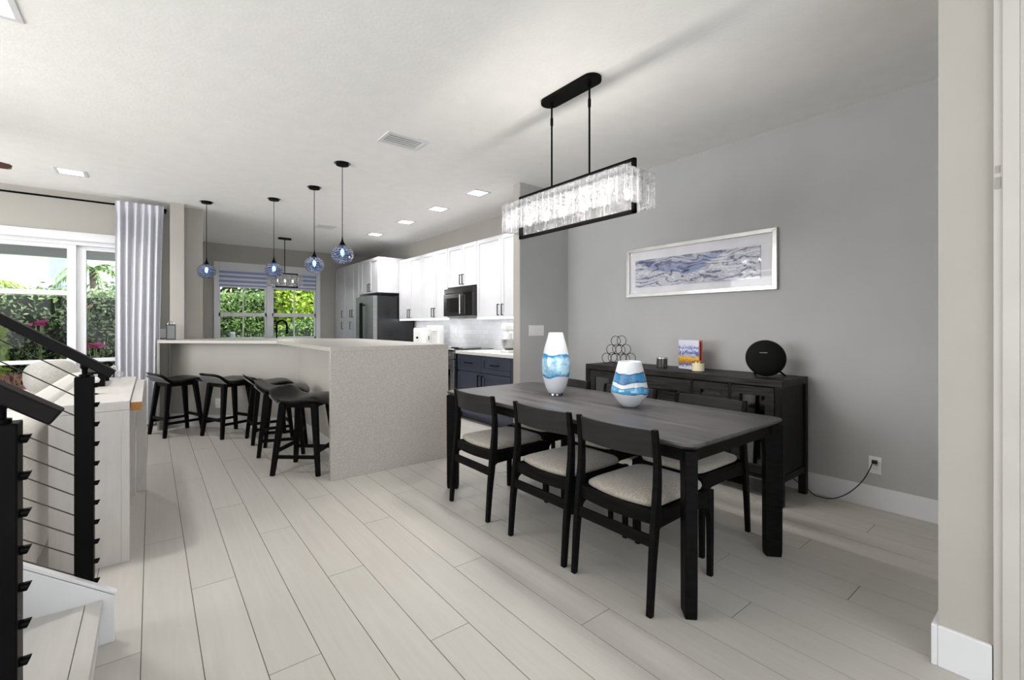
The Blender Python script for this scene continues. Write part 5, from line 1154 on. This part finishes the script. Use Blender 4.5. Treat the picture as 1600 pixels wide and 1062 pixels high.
t = thing('garden_hedge', 'dense dark green hedge across the garden behind the patio doors', 'hedge'); leafy(-7.0, 0.3, 11.6, 12.5, -0.04, 1.86, 14000, 0.045, 'leafdark', 'foliage', t, seed=2)
t = thing('garden_hedge', 'green clipped hedge behind the left half of the kitchen window', 'hedge'); leafy(0.5, 2.60, 14.0, 15.0, -0.04, 2.02, 9000, 0.05, 'leaf', 'foliage', t, seed=3)
t = thing('garden_shrub', 'bright yellow-green shrub behind the right half of the kitchen window', 'shrub'); leafy(2.80, 4.9, 14.3, 15.2, 0.0, 2.65, 7000, 0.085, 'leafbright', 'foliage', t, seed=4)
t = thing('garden_shrub', 'mid green shrub below the bright one behind the kitchen window', 'shrub'); leafy(2.4, 5.0, 12.5, 13.6, -0.04, 1.45, 8000, 0.06, 'leaf', 'foliage', t, seed=5, ellips=True)
t = thing('garden_shrub', 'tall dark shrub mass rising behind the left kitchen window hedge', 'shrub'); leafy(-1.0, 4.4, 16.4, 18, 0.0, 3.6, 9000, 0.09, 'leafdark', 'foliage', t, seed=6, ellips=True)
t = thing('garden_shrub', 'yellow-green leafy shrub at the left edge behind the stair handrail', 'shrub'); leafy(-3.0, -1.78, 9.9, 10.9, 0.0, 1.75, 2600, 0.10, 'leafbright', 'foliage', t, seed=7, ellips=True)
# flowers
def flowers(x, y, z, n, spread, m, name, label, seed):
    rnd = random.Random(seed); mb = MB(); t = thing(name, label, 'flowers', (x, y, z))
    for _ in range(n):
        c = Vector((rnd.gauss(0, spread), rnd.gauss(0, 0.05), rnd.gauss(0, spread * 0.45)))
        for k in range(3):
            d = Vector((rnd.gauss(0, 1), rnd.gauss(-1, 1), rnd.gauss(0, 1))).normalized(); a = d.orthogonal().normalized(); b2 = d.cross(a); s = 0.035
            mb.add([c - a * s, c + b2 * s * 0.7, c + a * s, c - b2 * s * 0.7], [(0, 1, 2, 3)])
    mb.build('petals', m, parent=t); 
    mb = MB()
    for _ in range(6):
        xx = rnd.gauss(0, spread); mb.tube([(xx, 0.02, 0), (xx * 0.3, 0.02, -0.45), (0, 0.02, -z)], 0.006, 5)
    mb.build('stems', 'leafdark', parent=t)
flowers(-1.46, 10.95, 1.30, 20, 0.06, 'pinkflower', 'bougainvillea', 'magenta bougainvillea blooms above the handrail, seen through the left patio door', 3)
flowers(-0.77, 10.95, 0.90, 20, 0.06, 'pinkflower', 'bougainvillea', 'magenta bougainvillea blooms low behind the fence, seen through the right patio door', 4)
flowers(-0.92, 11.32, 1.62, 8, 0.03, 'peach', 'garden_rose', 'small peach rose near the top of the hedge in the right patio door', 5)
# iron fences
def fence(x0, x1, y, z, label, sp=0.13, low=0.0):
    t = thing('iron_fence', label, 'fence', ((x0 + x1) / 2, y, -0.02)); h = (x1 - x0) / 2
    mb = MB(); mb.box(-h, h, -0.018, 0.018, z - 0.03, z); mb.box(-h, h, -0.012, 0.012, z - 0.15, z - 0.125); mb.box(-h, h, -0.012, 0.012, 0.08, 0.11); mb.build('rails', 'ironfence', parent=t)
    k = int(2 * h / sp)
    mb = MB()
    for i in range(k + 1): mb.box(-h + i * sp - 0.008, -h + i * sp + 0.008, -0.008, 0.008, 0.08, z - 0.03)
    mb.build('pickets', 'ironfence', parent=t)
    for x in (-h, 0, h): bx(x - 0.025, x + 0.025, -0.025, 0.025, 0, z + 0.03).build('post', 'ironfence', parent=t)
fence(-1.95, 1.0, 11.25, 1.21, 'dark iron garden fence seen through the patio doors')
fence(0.9, 5.2, 12.2, 1.14, 'dark iron garden fence seen through the kitchen window')
o = bx(-0.05, 0.05, -0.05, 0.05, 0, 1.13).build('fence_bollard', 'porchpost', loc=(1.44, 12.0, -0.02), bevel=0.02); tag(o, 'pale post cap standing at the fence in the left kitchen window pane', 'post')
# grass clump in planter
t = thing('patio_planter', 'reddish ornamental grass in a pale low planter outside the patio doors', 'planter', (-1.42, 8.7, -0.02))
bx(-0.55, 0.55, -0.2, 0.2, 0, 0.42).build('planter_box', 'stucco', parent=t, bevel=0.01)
rnd = random.Random(9); mb = MB()
for _ in range(110):
    a = rnd.uniform(0, 6.28); r = rnd.uniform(0.1, 0.4); x = rnd.uniform(-0.45, 0.45)
    mb.tube([(x, 0, 0.4), (x + 0.4 * r * math.cos(a), 0.3 * r * math.sin(a), 0.6), (x + r * math.cos(a), 0.5 * r * math.sin(a), 0.72 - r * 0.3)], [0.006, 0.005, 0.001], 3)
mb.build('grass', 'leafred', parent=t)
# houses and palm behind the hedge
t = thing('neighbour_house', 'white two-storey neighbouring house above the hedge behind the patio doors', 'house', (-5.0, 21, -0.04))
bx(-9, 3.6, 0, 5, 0, 6.5).build('wall', 'stucco', parent=t); MB().prism([(-9.5, 6.5), (4.1, 6.5), (-2.7, 8.6)], 'y', -0.4, 5.4).build('roof', 'porchgrey', parent=t)
for x in (-6.5, -4.2, -1.9, 0.4, 2.2):
    for z in (1.2, 4.0):
        f = bx(x, x + 1.1, -0.06, 0.0, z, z + 1.5).build('window', 'trim', parent=t); bx(x + 0.08, x + 1.02, -0.075, -0.061, z + 0.08, z + 1.42).build('pane', 'porchgrey', parent=f)
for x in (-8.9, -3.0, 0.0, 3.3): bx(x, x + 0.22, -0.5, -0.3, 0, 6.4).build('column', 'stucco', parent=t)
def palm(x, y, h, label, seed, m='leaf', fr=0.9):
    t = thing('palm_tree', label, 'palm', (x, y, -0.04)); rnd = random.Random(seed)
    MB().tube([(0, 0, 0), (0.05, 0, h * 0.5), (0.0, 0, h)], [0.09, 0.07, 0.06], 10).build('trunk', 'trunk', parent=t, smooth=True)
    for k in range(14):
        a = 2 * PI * k / 14 + rnd.uniform(-.2, .2); mb = MB(); L = fr * rnd.uniform(0.8, 1.2); el = rnd.uniform(0.1, 0.9)
        P = [Vector((math.cos(a) * L * s, math.sin(a) * L * s, h + el * s * 0.8 * L - 1.0 * L * s * s)) for s in [i / 9 for i in range(10)]]
        mb.tube(P, 0.012, 4)
        for i in range(1, 10):
            t3 = (P[i] - P[i - 1]).normalized(); sd2 = t3.cross(Vector((0, 0, 1))).normalized()
            for sg in (-1, 1):
                e = P[i] + sd2 * sg * 0.24 * (1 - i / 14) * fr + t3 * 0.12 + Vector((0, 0, -0.10)); mb.add([P[i] - t3 * 0.03, e, P[i] + t3 * 0.03], [(0, 1, 2)])
        mb.build('frond', m, parent=t)
palm(-1.14, 15.3, 2.7, 'palm tree rising above the hedge in the right patio door', 11)
palm(-2.6, 13.6, 2.15, 'pale fronded palm above the hedge in the left patio door', 12, 'leafbright', 0.85)
# porch over the patio doors
struct(bx(-8, 0.33, 7.63, 11.0, 2.62, 2.70), 'ceiling_porch', 'porchgrey')
struct(bx(-8, 0.33, 10.86, 11.0, 2.425, 2.62), 'trim_porch_beam', 'trim')
for x, y, lab in ((-1.95, 9.6, 'round white light in the porch ceiling through the left patio door'), (-0.62, 10.2, 'round white light in the porch ceiling through the right patio door')):
    t = thing('porch_light', lab, 'outdoor light', (x, y, 2.62), 0, 'porch ceiling lights'); MB().lathe([(0.02, -0.05), (0.12, -0.045), (0.14, -0.02), (0.14, 0.0)], n=28).build('lens', 'emit_can', parent=t, smooth=True)
# string lights seen through the kitchen window
t = thing('string_lights', 'string of warm bulbs above the hedge in the left kitchen window pane', 'string lights', (1.15, 13.4, 2.28))
pts = [(-1.2 + 0.2 * i, 0, 0.10 * ((i / 12 * 2 - 1) ** 2)) for i in range(13)]; MB().tube(pts, 0.006, 5).build('wire', 'blackmetal', parent=t)
for q in (0, 12): MB().tube([(pts[q][0], 0, -2.32), (pts[q][0], 0, 0.14)], 0.02, 8).build('pole', 'trunk', parent=t)
for i in (1, 3, 5, 7, 9, 11): MB().lathe([(0.005, -0.01), (0.03, -0.05), (0.035, -0.08), (0.01, -0.12)], pts[i][0], 0, pts[i][2], 12).build('bulb', 'emit_bulb', parent=t, smooth=True)
